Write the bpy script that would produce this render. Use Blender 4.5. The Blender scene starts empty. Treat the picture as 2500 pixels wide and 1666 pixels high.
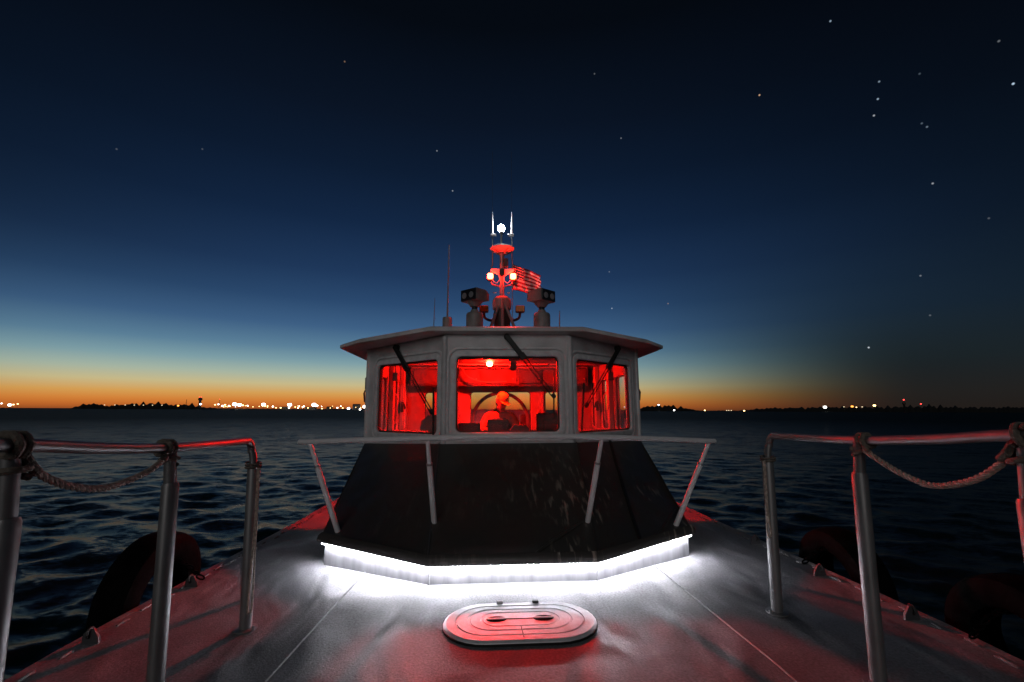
import bpy, bmesh, math, random
import numpy as np
from mathutils import Vector, Matrix, noise as mnoise
random.seed(7); np.random.seed(7)
R = math.radians; PI = math.pi
scene = bpy.context.scene
C = scene.collection

# ------------------------------------------------------------------ camera
def camera():
    cd = bpy.data.cameras.new('camera'); cd.sensor_width = 36; cd.lens = 16.0
    cd.clip_start = 0.05; cd.clip_end = 60000
    cam = bpy.data.objects.new('camera', cd); C.objects.link(cam)
    p = math.atan(168/1111.); r = R(0.23)
    fw = Vector((0, math.cos(p), math.sin(p))); up = Vector((0, -math.sin(p), math.cos(p))); ri = Vector((1, 0, 0))
    Rr = ri*math.cos(r)+up*math.sin(r); U = up*math.cos(r)-ri*math.sin(r)
    m = Matrix((Rr, U, -fw)).transposed().to_4x4(); m.translation = (0, 0, 1.15)
    cam.matrix_world = m; scene.camera = cam
    return Rr, U, fw
CAM_R, CAM_U, CAM_F = camera()
vs = scene.view_settings
vs.view_transform = 'Standard'; vs.look = 'None'; vs.exposure = 0; vs.gamma = 1; vs.use_curve_mapping = False
cy = scene.cycles
cy.use_denoising = True; cy.max_bounces = 8; cy.transparent_max_bounces = 16; cy.sample_clamp_indirect = 8
cy.caustics_reflective = False; cy.caustics_refractive = False

def lin(c):
    f = lambda v: (v/255/12.92) if v/255 <= .04045 else ((v/255+.055)/1.055)**2.4
    return tuple(f(v) for v in c[:3])+(1,)

# ------------------------------------------------------------------ dusk sky
def world():
    w = bpy.data.worlds.new('World'); scene.world = w; w.use_nodes = True
    nt = w.node_tree; N = nt.nodes; L = nt.links; N.clear()
    out = N.new('ShaderNodeOutputWorld'); bg = N.new('ShaderNodeBackground'); L.new(bg.outputs[0], out.inputs[0])
    tc = N.new('ShaderNodeTexCoord'); sep = N.new('ShaderNodeSeparateXYZ'); L.new(tc.outputs['Generated'], sep.inputs[0])
    def math_(op, a, b=None):
        n = N.new('ShaderNodeMath'); n.operation = op
        for i, v in enumerate((a, b)):
            if v is None: continue
            if isinstance(v, (int, float)): n.inputs[i].default_value = v
            else: L.new(v, n.inputs[i])
        return n.outputs[0]
    elev = math_('ARCSINE', sep.outputs[2])                    # radians
    e01 = math_('DIVIDE', math_('MAXIMUM', elev, 0.0), PI/2)
    az = math_('ARCTAN2', sep.outputs[0], sep.outputs[1])
    def ramp(stops):
        r = N.new('ShaderNodeValToRGB'); r.color_ramp.interpolation = 'EASE' if False else 'LINEAR'
        cr = r.color_ramp
        while len(cr.elements) > 1: cr.elements.remove(cr.elements[-1])
        for i, (deg, c) in enumerate(stops):
            e = cr.elements[0] if i == 0 else cr.elements.new(deg/90)
            e.position = deg/90; e.color = lin(c)
        L.new(e01, r.inputs[0]); return r.outputs[0]
    glow = ramp([(0, (150, 78, 36)), (.4, (192, 102, 42)), (.95, (211, 127, 54)), (1.75, (213, 158, 84)), (2.8, (198, 184, 136)), (4.0, (164, 180, 163)),
                 (5.4, (125, 158, 166)), (7.1, (91, 128, 153)), (9.6, (62, 96, 133)), (12.7, (43, 73, 110)), (16.2, (31, 56, 91)), (22, (19, 39, 68)),
                 (28, (13, 28, 50)), (34, (10, 20, 36)), (43, (5, 10, 18)), (60, (3, 7, 13)), (90, (2, 5, 10))])
    dark = ramp([(0, (34, 28, 25)), (2, (33, 32, 31)), (5, (26, 34, 38)), (10, (18, 30, 41)), (18, (10, 20, 32)), (28, (6, 12, 21)), (40, (3, 6, 11)), (60, (2, 5, 9)), (90, (2, 4, 8))])
    def azmask(c, a, b):
        d = math_('ABSOLUTE', math_('SUBTRACT', az, R(c)))
        mr = N.new('ShaderNodeMapRange'); mr.interpolation_type = 'SMOOTHERSTEP'; L.new(d, mr.inputs[0])
        for i, v in enumerate((R(a), R(b), 1, 0)): mr.inputs[i+1].default_value = v
        return mr.outputs[0]
    hi = N.new('ShaderNodeMapRange'); hi.interpolation_type = 'SMOOTHSTEP'; L.new(elev, hi.inputs[0]); hi.inputs[1].default_value = R(4); hi.inputs[2].default_value = R(20)
    mk = N.new('ShaderNodeMix'); mk.data_type = 'FLOAT'; L.new(hi.outputs[0], mk.inputs[0]); L.new(azmask(-19, 20, 63), mk.inputs[2]); L.new(azmask(-8, 2, 74), mk.inputs[3])
    mix = N.new('ShaderNodeMix'); mix.data_type = 'RGBA'; L.new(mk.outputs[0], mix.inputs[0]); L.new(dark, mix.inputs[6]); L.new(glow, mix.inputs[7])
    col = mix.outputs[2]
    # stars: fixed directions
    stars = [(1908,49,.6,'b'),(1745,219,.9,'o'),(2328,193,1.2,'b'),(2020,188,.45,'b'),(2017,228,.7,'b'),(2008,266,.6,'w'),(2130,292,.3,'b'),(2118,284,.18,'b'),
             (2143,422,.5,'w'),(1996,799,.9,'w'),(1427,318,.25,'w'),(1406,709,.5,'w'),(1004,347,.35,'w'),(1040,439,.45,'w'),(1535,698,.3,'o'),(2115,634,.25,'w'),
             (792,142,.25,'o'),(268,343,.1,'w'),(465,343,.1,'w'),(1366,170,.15,'w'),(2295,95,.2,'w'),(2272,502,.12,'w'),(2137,725,.15,'w'),(2113,170,.12,'b'),(1400,625,.2,'w')]
    tint = {'b': (.6, .8, 1), 'o': (1, .6, .35), 'w': (.85, .92, 1)}
    for u, v, s, t in stars:
        dv = (CAM_F*1111+CAM_R*(u*1.0625-1250)-CAM_U*(v*1.0625-833)).normalized()
        vm = N.new('ShaderNodeVectorMath'); vm.operation = 'DISTANCE'; L.new(tc.outputs['Generated'], vm.inputs[0]); vm.inputs[1].default_value = dv
        m2 = N.new('ShaderNodeMapRange'); L.new(vm.outputs['Value'], m2.inputs[0])
        m2.inputs[1].default_value = .0005; m2.inputs[2].default_value = .0019; m2.inputs[3].default_value = s*.75; m2.inputs[4].default_value = 0
        sc_ = N.new('ShaderNodeVectorMath'); sc_.operation = 'SCALE'; sc_.inputs[0].default_value = tint[t]; L.new(m2.outputs[0], sc_.inputs['Scale'])
        ad = N.new('ShaderNodeVectorMath'); ad.operation = 'ADD'; L.new(col, ad.inputs[0]); L.new(sc_.outputs[0], ad.inputs[1]); col = ad.outputs[0]
    L.new(col, bg.inputs[0]); bg.inputs[1].default_value = 1.0
world()
def front_fill():  # added faint sun behind the camera, brightens the wheelhouse front
    ld = bpy.data.lights.new('front_fill', 'SUN'); ld.energy = .28; ld.angle = R(35); ld.color = (1, .97, .94)
    o = bpy.data.objects.new('front_fill', ld); C.objects.link(o)
    o.rotation_euler = Vector((.2, .9, -.36)).to_track_quat('-Z', 'Y').to_euler()
front_fill()

# ------------------------------------------------------------------ materials
MATS = {}
def mat(name, base, rough=.5, metal=0., var=.25, scale=6., bump=0., bscale=60., emit=None, estr=0., spec=.5, rvar=0., stretch=None):
    if name in MATS: return MATS[name]
    m = bpy.data.materials.new(name); m.use_nodes = True; nt = m.node_tree; N = nt.nodes; L = nt.links
    b = N['Principled BSDF']; b.inputs['Roughness'].default_value = rough; b.inputs['Metallic'].default_value = metal
    b.inputs['Specular IOR Level'].default_value = spec
    tc = N.new('ShaderNodeTexCoord'); vec = tc.outputs['Object']
    if stretch:
        mp = N.new('ShaderNodeMapping'); mp.inputs['Scale'].default_value = stretch; L.new(vec, mp.inputs[0]); vec = mp.outputs[0]
    nz = N.new('ShaderNodeTexNoise'); nz.inputs['Scale'].default_value = scale; nz.inputs['Detail'].default_value = 6; L.new(vec, nz.inputs['Vector'])
    rp = N.new('ShaderNodeMapRange'); rp.inputs[1].default_value = .3; rp.inputs[2].default_value = .7; rp.inputs[3].default_value = 1-var; rp.inputs[4].default_value = 1+var
    L.new(nz.outputs['Fac'], rp.inputs[0])
    sc_ = N.new('ShaderNodeVectorMath'); sc_.operation = 'SCALE'; sc_.inputs[0].default_value = base[:3]; L.new(rp.outputs[0], sc_.inputs['Scale'])
    L.new(sc_.outputs[0], b.inputs['Base Color'])
    if rvar:
        r2 = N.new('ShaderNodeMapRange'); r2.inputs[1].default_value = .35; r2.inputs[2].default_value = .65; r2.inputs[3].default_value = rough-rvar; r2.inputs[4].default_value = rough+rvar
        L.new(nz.outputs['Fac'], r2.inputs[0]); L.new(r2.outputs[0], b.inputs['Roughness'])
    if bump:
        n2 = N.new('ShaderNodeTexNoise'); n2.inputs['Scale'].default_value = bscale; n2.inputs['Detail'].default_value = 4; L.new(vec, n2.inputs['Vector'])
        bp = N.new('ShaderNodeBump'); bp.inputs['Strength'].default_value = bump; bp.inputs['Distance'].default_value = .01
        L.new(n2.outputs['Fac'], bp.inputs['Height']); L.new(bp.outputs[0], b.inputs['Normal'])
    if emit:
        b.inputs['Emission Color'].default_value = tuple(emit)+(1,); b.inputs['Emission Strength'].default_value = estr
    MATS[name] = m; return m
def lamp_mat(name, col, strength):
    if name in MATS: return MATS[name]
    m = bpy.data.materials.new(name); m.use_nodes = True; nt = m.node_tree; nt.nodes.clear()
    e = nt.nodes.new('ShaderNodeEmission'); o = nt.nodes.new('ShaderNodeOutputMaterial'); nt.links.new(e.outputs[0], o.inputs[0])
    e.inputs[0].default_value = tuple(col)+(1,); e.inputs[1].default_value = strength
    MATS[name] = m; return m
def glass_mat():
    m = bpy.data.materials.new('window_glass'); m.use_nodes = True; nt = m.node_tree; N = nt.nodes; L = nt.links; N.clear()
    o = N.new('ShaderNodeOutputMaterial'); mx = N.new('ShaderNodeMixShader'); t = N.new('ShaderNodeBsdfTransparent'); g = N.new('ShaderNodeBsdfGlossy')
    f = N.new('ShaderNodeFresnel'); f.inputs[0].default_value = 1.45; g.inputs['Roughness'].default_value = .02; t.inputs[0].default_value = (.93, .95, .94, 1)
    ge = N.new('ShaderNodeNewGeometry'); inv = N.new('ShaderNodeMath'); inv.operation = 'SUBTRACT'; inv.inputs[0].default_value = 1; L.new(ge.outputs['Backfacing'], inv.inputs[1])
    mu = N.new('ShaderNodeMath'); mu.operation = 'MULTIPLY'; L.new(f.outputs[0], mu.inputs[0]); L.new(inv.outputs[0], mu.inputs[1])   # one reflection per pane, on its entry side
    L.new(mu.outputs[0], mx.inputs[0]); L.new(t.outputs[0], mx.inputs[1]); L.new(g.outputs[0], mx.inputs[2]); tc = N.new('ShaderNodeTexCoord'); nz = N.new('ShaderNodeTexNoise'); nz.inputs['Scale'].default_value = 3.5; nz.inputs['Detail'].default_value = 7; L.new(tc.outputs['Object'], nz.inputs['Vector'])
    mr = N.new('ShaderNodeMapRange'); L.new(nz.outputs['Fac'], mr.inputs[0])
    for i, v in enumerate((.42, .72, .0, .10)): mr.inputs[i+1].default_value = v
    df = N.new('ShaderNodeBsdfDiffuse'); df.inputs[0].default_value = (.8, .8, .8, 1); m2 = N.new('ShaderNodeMixShader')      # dried salt film
    L.new(mr.outputs[0], m2.inputs[0]); L.new(mx.outputs[0], m2.inputs[1]); L.new(df.outputs[0], m2.inputs[2]); L.new(m2.outputs[0], o.inputs[0])
    MATS['glass'] = m
glass_mat()
RED = (1, .004, .0015)
mat('cabin_paint', (.66, .65, .66), .45, var=.22, scale=4, bump=.25, bscale=25, rvar=.08)
mat('frame_paint', (.72, .71, .72), .4, var=.15, scale=14, bump=.15, bscale=60)
mat('interior_paint', (.27, .26, .255), .5, var=.08, scale=5)
mat('ceiling_panel', (.11, .105, .10), .6, var=.12, scale=8, bump=.3, bscale=40)
mat('steel', (.42, .42, .43), .38, metal=.55, var=.15, scale=20, bump=.1, bscale=80, rvar=.1)
mat('stanchion_paint', (.84, .83, .85), .45, var=.08, scale=10)
mat('rail_alu', (.25, .247, .25), .45, metal=.5, var=.12, scale=10, bump=.04, bscale=70, rvar=.06)
mat('coaming_alu', (.25, .25, .262), .45, metal=.25, var=.3, scale=3, stretch=(4, 4, .7), bump=.12, bscale=9)
mat('black', (.012, .012, .012), .5, var=.3, scale=20)
mat('rubber', (.004, .004, .004), .75, spec=.025, var=.5, scale=14, bump=.4, bscale=30)
mat('gasket', (.012, .012, .013), .6)
mat('gear_grey', (.24, .23, .225), .5, var=.25, scale=12, bump=.2, bscale=30)
mat('gear_dark', (.03, .03, .03), .5, var=.3, scale=12)
mat('lens_dark', (.02, .02, .022), .12)
mat('lens_glass', (.30, .30, .32), .15)
mat('amber_lens', (.6, .28, .06), .25)
mat('rope', (.48, .40, .34), .85, var=.4, scale=60, bump=.5, bscale=200)
mat('rope_dark', (.17, .145, .12), .9, var=.4, scale=60, bump=.5, bscale=200)
mat('white_fibre', (.75, .76, .77), .4, var=.05)
mat('cap_cloth', (.85, .60, .05), .8, var=.1, scale=30)
mat('jacket', (.34, .10, .02), .7, var=.25, scale=9, bump=.5, bscale=14)
mat('vest', (.018, .018, .02), .7, var=.2, scale=12)
mat('skin', (.30, .18, .13), .55, var=.05)
mat('hair', (.03, .02, .015), .7)
mat('red_paint', (.50, .012, .03), .55, var=.2, scale=12, bump=.4, bscale=120)
mat('hull_paint', (.05, .05, .055), .5, var=.3, scale=3)
mat('land', (.006, .007, .006), .9, var=.4, scale=.02)
mat('hatch_alu', (.82, .81, .84), .5, metal=.2, var=.16, scale=16, bump=.2, bscale=50, rvar=.1)
mat('weld', (.20, .20, .205), .55, metal=.1, var=.3, scale=40)
lamp_mat('cabin_lamp', RED, 10500)
lamp_mat('mast_red', (1, .014, .004), 230)
lamp_mat('mast_white', (.96, .97, 1), 110)
lamp_mat('led', (.91, .91, 1), 305)
lamp_mat('shore_white', (1, .95, .85), 9); lamp_mat('shore_warm', (1, .62, .25), 6); lamp_mat('shore_dim', (1, .8, .5), 1.6)
lamp_mat('shore_orange', (1, .35, .06), 3); lamp_mat('shore_red', (1, .06, .05), 4); lamp_mat('shore_blue', (.75, .85, 1), 9)

def deck_mat():
    m = bpy.data.materials.new('deck_nonskid'); m.use_nodes = True; nt = m.node_tree; N = nt.nodes; L = nt.links; b = N['Principled BSDF']
    tc = N.new('ShaderNodeTexCoord')
    def nz(scale, detail=5, stretch=(1, 1, 1), dist=0., rot=0.):
        mp = N.new('ShaderNodeMapping'); mp.inputs['Scale'].default_value = stretch; mp.inputs['Rotation'].default_value = (0, 0, rot); L.new(tc.outputs['Object'], mp.inputs[0])
        n = N.new('ShaderNodeTexNoise'); n.inputs['Scale'].default_value = scale; n.inputs['Detail'].default_value = detail; n.inputs['Distortion'].default_value = dist
        L.new(mp.outputs[0], n.inputs['Vector']); return n.outputs['Fac']
    def mr(x, a, b_, c, d):
        n = N.new('ShaderNodeMapRange'); L.new(x, n.inputs[0])
        for i, v in enumerate((a, b_, c, d)): n.inputs[i+1].default_value = v
        return n.outputs[0]
    worn = mr(nz(2.2, 7, dist=.6), .4, .7, 0, 1)
    fine = mr(nz(75, 4), .3, .7, .66, 1.34)
    cr = N.new('ShaderNodeMix'); cr.data_type = 'RGBA'; L.new(worn, cr.inputs[0]); cr.inputs[6].default_value = (.20, .20, .212, 1); cr.inputs[7].default_value = (.26, .258, .268, 1)
    sc_ = N.new('ShaderNodeVectorMath'); sc_.operation = 'SCALE'; L.new(cr.outputs[2], sc_.inputs[0]); L.new(fine, sc_.inputs['Scale']); L.new(sc_.outputs[0], b.inputs['Base Color'])
    # scuffs, drips and boot grime with shapes of their own
    scf = mr(nz(7, 6, (1, .22, 1), .3, .25), .60, .72, 1, 1.45); grm = mr(nz(1.1, 8, (1, 1, 1), .8), .46, .62, 1, .72); spk = mr(nz(38, 2), .68, .74, 1, .6)
    for f_ in (scf, grm, spk):
        s3 = N.new('ShaderNodeVectorMath'); s3.operation = 'SCALE'; L.new(sc_.outputs[0], s3.inputs[0]); L.new(f_, s3.inputs['Scale']); sc_ = s3
    L.new(sc_.outputs[0], b.inputs['Base Color'])
    wet = nz(1.5, 4, (1, .55, 1), .8, .5)
    L.new(mr(wet, .46, .66, .66, .40), b.inputs['Roughness'])
    b1 = N.new('ShaderNodeBump'); b1.inputs['Strength'].default_value = .6; b1.inputs['Distance'].default_value = .004; L.new(nz(110, 3), b1.inputs['Height'])
    b2 = N.new('ShaderNodeBump'); b2.inputs['Strength'].default_value = .8; b2.inputs['Distance'].default_value = .065; L.new(nz(3.0, 1.4, (1, .5, 1), .7, .35), b2.inputs['Height'])
    L.new(b2.outputs[0], b1.inputs['Normal']); L.new(b1.outputs[0], b.inputs['Normal'])
    MATS['deck'] = m
deck_mat()
def cover_mat():
    m = bpy.data.materials.new('black_vinyl_mesh'); m.use_nodes = True; nt = m.node_tree; N = nt.nodes; L = nt.links; b = N['Principled BSDF']
    tc = N.new('ShaderNodeTexCoord')
    def nz(scale, stretch, rot, detail=4):
        mp = N.new('ShaderNodeMapping'); mp.inputs['Scale'].default_value = stretch; mp.inputs['Rotation'].default_value = (0, 0, rot); L.new(tc.outputs['Object'], mp.inputs[0])
        n = N.new('ShaderNodeTexNoise'); n.inputs['Scale'].default_value = scale; n.inputs['Detail'].default_value = detail; L.new(mp.outputs[0], n.inputs['Vector']); return n.outputs['Fac']
    def mr(x, a, b_, c, d):
        n = N.new('ShaderNodeMapRange'); L.new(x, n.inputs[0])
        for i, v in enumerate((a, b_, c, d)): n.inputs[i+1].default_value = v
        return n.outputs[0]
    s1 = mr(nz(5, (6, 1, 1), .15), .54, .68, 0, 1); area = mr(nz(2.2, (1, 1, 1), 0, 2), .46, .56, 0, 1)
    sep = N.new('ShaderNodeSeparateXYZ'); L.new(tc.outputs['Object'], sep.inputs[0]); side = mr(sep.outputs[0], -.2, .6, .10, 1)
    def mul(a, b_):
        n = N.new('ShaderNodeMath'); n.operation = 'MULTIPLY'; L.new(a, n.inputs[0]); L.new(b_, n.inputs[1]); return n.outputs[0]
    low = mr(sep.outputs[1], 4.5, 3.7, .25, 1); scuff = mul(mul(mul(s1, area), side), low)
    mx = N.new('ShaderNodeMix'); mx.data_type = 'RGBA'; L.new(scuff, mx.inputs[0]); mx.inputs[6].default_value = (.052, .048, .045, 1); mx.inputs[7].default_value = (.42, .36, .30, 1)
    L.new(mx.outputs[2], b.inputs['Base Color']); b.inputs['Roughness'].default_value = .42; b.inputs['Specular IOR Level'].default_value = .4
    wv = N.new('ShaderNodeTexNoise'); wv.inputs['Scale'].default_value = 220; L.new(tc.outputs['Object'], wv.inputs['Vector'])
    bp = N.new('ShaderNodeBump'); bp.inputs['Strength'].default_value = .3; bp.inputs['Distance'].default_value = .002; L.new(wv.outputs['Fac'], bp.inputs['Height']); L.new(bp.outputs[0], b.inputs['Normal'])
    MATS['cover'] = m
cover_mat()
def flag_mat():
    m = bpy.data.materials.new('flag_cloth'); m.use_nodes = True; nt = m.node_tree; N = nt.nodes; L = nt.links; b = N['Principled BSDF']
    uv = N.new('ShaderNodeUVMap'); sep = N.new('ShaderNodeSeparateXYZ'); L.new(uv.outputs[0], sep.inputs[0])
    def mt(op, a, b_=None):
        n = N.new('ShaderNodeMath'); n.operation = op
        for i, v in enumerate((a, b_)):
            if v is None: continue
            if isinstance(v, (int, float)): n.inputs[i].default_value = v
            else: L.new(v, n.inputs[i])
        return n.outputs[0]
    u, v = sep.outputs[0], sep.outputs[1]
    stripe = mt('LESS_THAN', mt('MODULO', mt('MULTIPLY', v, 13), 2.0), 1.0)
    def mix(f, a, c):
        n = N.new('ShaderNodeMix'); n.data_type = 'RGBA'; L.new(f, n.inputs[0])
        for i, x in ((6, a), (7, c)):
            if isinstance(x, tuple): n.inputs[i].default_value = x
            else: L.new(x, n.inputs[i])
        return n.outputs[2]
    white = (.8, .8, .8, 1)
    base = mix(stripe, white, (.34, .012, .03, 1))
    canton = mt('MULTIPLY', mt('LESS_THAN', u, .4), mt('GREATER_THAN', v, 6/13))
    fu = mt('SUBTRACT', mt('FRACT', mt('MULTIPLY', u, 15)), .5); fv = mt('SUBTRACT', mt('FRACT', mt('MULTIPLY', mt('SUBTRACT', v, 6/13), 9.28)), .5)
    star = mt('LESS_THAN', mt('SQRT', mt('ADD', mt('MULTIPLY', fu, fu), mt('MULTIPLY', fv, fv))), .27)
    cant = mix(star, (.02, .03, .10, 1), white)
    L.new(mix(canton, base, cant), b.inputs['Base Color']); b.inputs['Roughness'].default_value = .8
    b.inputs['Transmission Weight'].default_value = 0.0
    MATS['flag'] = m
flag_mat()
def sea_mat():
    m = bpy.data.materials.new('sea_water'); m.use_nodes = True; nt = m.node_tree; N = nt.nodes; L = nt.links; b = N['Principled BSDF']
    b.inputs['Base Color'].default_value = (.004, .012, .013, 1); b.inputs['IOR'].default_value = 1.14; b.inputs['Specular Tint'].default_value = (.80, 1, .88, 1)
    tc = N.new('ShaderNodeTexCoord')
    def vm(op, a=None, b_=None, sc_=None):
        n = N.new('ShaderNodeVectorMath'); n.operation = op
        for i, v in enumerate((a, b_)):
            if v is None: continue
            if isinstance(v, tuple): n.inputs[i].default_value = v
            else: L.new(v, n.inputs[i])
        if sc_ is not None: n.inputs['Scale'].default_value = sc_
        return n.outputs[0]
    ln = N.new('ShaderNodeVectorMath'); ln.operation = 'LENGTH'; L.new(tc.outputs['Object'], ln.inputs[0])
    mr = N.new('ShaderNodeMapRange'); L.new(ln.outputs['Value'], mr.inputs[0]); mr.inputs[1].default_value = 4; mr.inputs[2].default_value = 160; mr.inputs[3].default_value = .25; mr.inputs[4].default_value = .58
    L.new(mr.outputs[0], b.inputs['Roughness'])     # chop too small to model grows into roughness away from the boat
    ge = N.new('ShaderNodeNewGeometry'); cur = ge.outputs['Normal']
    # capillary and wind ripples as slopes, so that they hold at any distance
    for scale, st, amp in ((.3, (1, 1.6, 1), .34), (1.4, (1, 1.9, 1), .50), (6.5, (1, 2.0, 1), .44)):
        mp = N.new('ShaderNodeMapping'); mp.inputs['Scale'].default_value = st; mp.inputs['Rotation'].default_value = (0, 0, .25); L.new(tc.outputs['Object'], mp.inputs[0])
        n = N.new('ShaderNodeTexNoise'); n.inputs['Scale'].default_value = scale; n.inputs['Detail'].default_value = 3; n.inputs['Distortion'].default_value = .5; L.new(mp.outputs[0], n.inputs['Vector'])
        d = vm('MULTIPLY', vm('SUBTRACT', n.outputs['Color'], (.5, .5, .5)), (amp, amp, 0)); cur = vm('ADD', cur, d)
    prev = vm('NORMALIZE', cur)
    L.new(prev, b.inputs['Normal']); MATS['sea'] = m
sea_mat()

# ------------------------------------------------------------------ helpers
BOAT = Matrix.Rotation(R(3.0), 4, 'Z') @ Matrix.Rotation(R(-.6), 4, 'Y') @ Matrix.Translation((.19, 0, 0))
def V(*a): return Vector(a)
class MB:
    """collects shapes into one bmesh"""
    def __init__(s): s.bm = bmesh.new(); s.mi = 0
    def _f(s, vs):
        try:
            f = s.bm.faces.new(vs); f.material_index = s.mi; f.smooth = True; return f
        except ValueError: return None
    def box(s, c, size, rot=None, ch=0.):
        c = Vector(c); hx, hy, hz = [v/2 for v in size]; M = rot if rot is not None else Matrix.Identity(3)
        if ch <= 0:
            vv = [s.bm.verts.new(c+M@V(x*hx, y*hy, z*hz)) for x in (-1, 1) for y in (-1, 1) for z in (-1, 1)]
            for q in ((0,1,3,2),(4,6,7,5),(0,4,5,1),(2,3,7,6),(0,2,6,4),(1,5,7,3)): s._f([vv[i] for i in q])
        else:
            pts = []
            for x in (-1, 1):
                for y in (-1, 1):
                    for z in (-1, 1):
                        pts += [V(x*(hx-ch), y*(hy-ch), z*hz), V(x*(hx-ch), y*hy, z*(hz-ch)), V(x*hx, y*(hy-ch), z*(hz-ch))]
            s.hull([c+M@p for p in pts])
        return s
    def hull(s, pts):
        b2 = bmesh.new()
        for p in pts: b2.verts.new(p)
        bmesh.ops.convex_hull(b2, input=b2.verts)
        bmesh.ops.dissolve_limit(b2, angle_limit=.01, verts=b2.verts, edges=b2.edges)
        mp = {v: s.bm.verts.new(v.co) for v in b2.verts}
        for f in b2.faces: s._f([mp[v] for v in f.verts])
        b2.free(); return s
    def rings(s, rs, close=True, caps=True):
        vr = [[s.bm.verts.new(p) for p in r] for r in rs]
        for a, b in zip(vr, vr[1:]):
            n = len(a)
            for i in range(n if close else n-1):
                s._f([a[i], a[(i+1) % n], b[(i+1) % n], b[i]])
        if caps: s._f(vr[0][::-1]); s._f(vr[-1])
        return s
    def tube(s, path, r, n=12, caps=True, closed=False):
        path = [Vector(p) for p in path]; rs = []; k = len(path)
        rad = r if callable(r) else (lambda i: r) if not isinstance(r, (list, tuple)) else (lambda i: r[i])
        t0 = (path[1]-path[0]).normalized(); nrm = t0.orthogonal().normalized(); pt = t0
        for i, p in enumerate(path):
            if closed: t = (path[(i+1) % k]-path[i-1]).normalized()
            else: t = ((path[min(i+1, k-1)]-path[max(i-1, 0)])).normalized()
            q = pt.rotation_difference(t); nrm = (q@nrm); nrm = (nrm-t*nrm.dot(t)).normalized(); pt = t; bn = t.cross(nrm)
            rs.append([p+(nrm*math.cos(2*PI*j/n)+bn*math.sin(2*PI*j/n))*rad(i) for j in range(n)])
        if closed: rs.append(rs[0]); caps = False
        return s.rings(rs, True, caps)
    def lathe(s, prof, o=(0, 0, 0), axis=(0, 0, 1), n=24, caps=True):
        o = Vector(o); ax = Vector(axis).normalized(); u = ax.orthogonal().normalized(); w = ax.cross(u)
        return s.rings([[o+ax*z+(u*math.cos(2*PI*j/n)+w*math.sin(2*PI*j/n))*max(r, 1e-4) for j in range(n)] for r, z in prof], True, caps)
    def ball(s, o, r, n=12, sc=(1, 1, 1), rot=None):
        M = rot if rot is not None else Matrix.Identity(3); o = Vector(o); rs = []
        for i in range(1, n):
            a = PI*i/n
            rs.append([o+M@V(r*sc[0]*math.sin(a)*math.cos(2*PI*j/(2*n)), r*sc[1]*math.sin(a)*math.sin(2*PI*j/(2*n)), -r*sc[2]*math.cos(a)) for j in range(2*n)])
        return s.rings(rs)
    def grid(s, f, nu, nv, uv=False):
        vv = [[s.bm.verts.new(f(i/nu, j/nv)) for j in range(nv+1)] for i in range(nu+1)]
        lay = s.bm.loops.layers.uv.verify() if uv else None
        for i in range(nu):
            for j in range(nv):
                fc = s._f([vv[i][j], vv[i+1][j], vv[i+1][j+1], vv[i][j+1]])
                if uv and fc:
                    for lp, (a, b) in zip(fc.loops, ((i, j), (i+1, j), (i+1, j+1), (i, j+1))): lp[lay].uv = (a/nu, b/nv)
        return s
    def prism(s, poly, z0, z1):
        """poly: (x,y) list; z0/z1 numbers or functions of (x,y)"""
        g = lambda z, p: z(*p) if callable(z) else z
        return s.rings([[V(p[0], p[1], g(z0, p)) for p in poly], [V(p[0], p[1], g(z1, p)) for p in poly]])
def obj(name, mb, m, parent=None, sharp=35, off=None, data=None):
    if data is None:
        me = bpy.data.meshes.new(name)
        bmesh.ops.remove_doubles(mb.bm, verts=mb.bm.verts, dist=1e-5)
        bmesh.ops.recalc_face_normals(mb.bm, faces=mb.bm.faces)
        if off is not None: bmesh.ops.translate(mb.bm, verts=mb.bm.verts, vec=-Vector(off))
        mb.bm.to_mesh(me); mb.bm.free()
        for k in (m if isinstance(m, (list, tuple)) else [m]): me.materials.append(MATS[k])
        me.set_sharp_from_angle(angle=R(sharp))
    else: me = data
    o = bpy.data.objects.new(name, me); C.objects.link(o)
    if parent: o.parent = parent
    return o
def thing(name, label, cat, base=(0, 0, 0), group=None, boat=False):
    o = bpy.data.objects.new(name, None); C.objects.link(o); o.empty_display_size = .1
    o.matrix_world = (BOAT @ Matrix.Translation(base)) if boat else Matrix.Translation(base)
    tag(o, label, cat, group); return o
def tag(o, label, cat, group=None):
    o['label'] = label; o['category'] = cat
    if group: o['group'] = group
    return o
def rrect(x0, z0, x1, z1, r, n=5):
    pts = []
    for cx, cz, a0 in ((x1-r, z1-r, 0), (x0+r, z1-r, 90), (x0+r, z0+r, 180), (x1-r, z0+r, 270)):
        for i in range(n+1):
            a = R(a0+90*i/n); pts.append((cx+r*math.cos(a), cz+r*math.sin(a)))
    return pts
def plate_mesh(loops, thick, bevel=0.):
    cu = bpy.data.curves.new('c', 'CURVE'); cu.dimensions = '2D'; cu.fill_mode = 'BOTH'; cu.extrude = thick/2-bevel; cu.bevel_depth = bevel; cu.bevel_resolution = 1
    cu.offset = -bevel
    for lp in loops:
        sp = cu.splines.new('POLY'); sp.points.add(len(lp)-1); sp.use_cyclic_u = True
        for p, q in zip(sp.points, lp): p.co = (q[0], q[1], 0, 1)
    o = bpy.data.objects.new('c', cu); me = bpy.data.meshes.new_from_object(o)
    bpy.data.objects.remove(o); bpy.data.curves.remove(cu); return me
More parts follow.
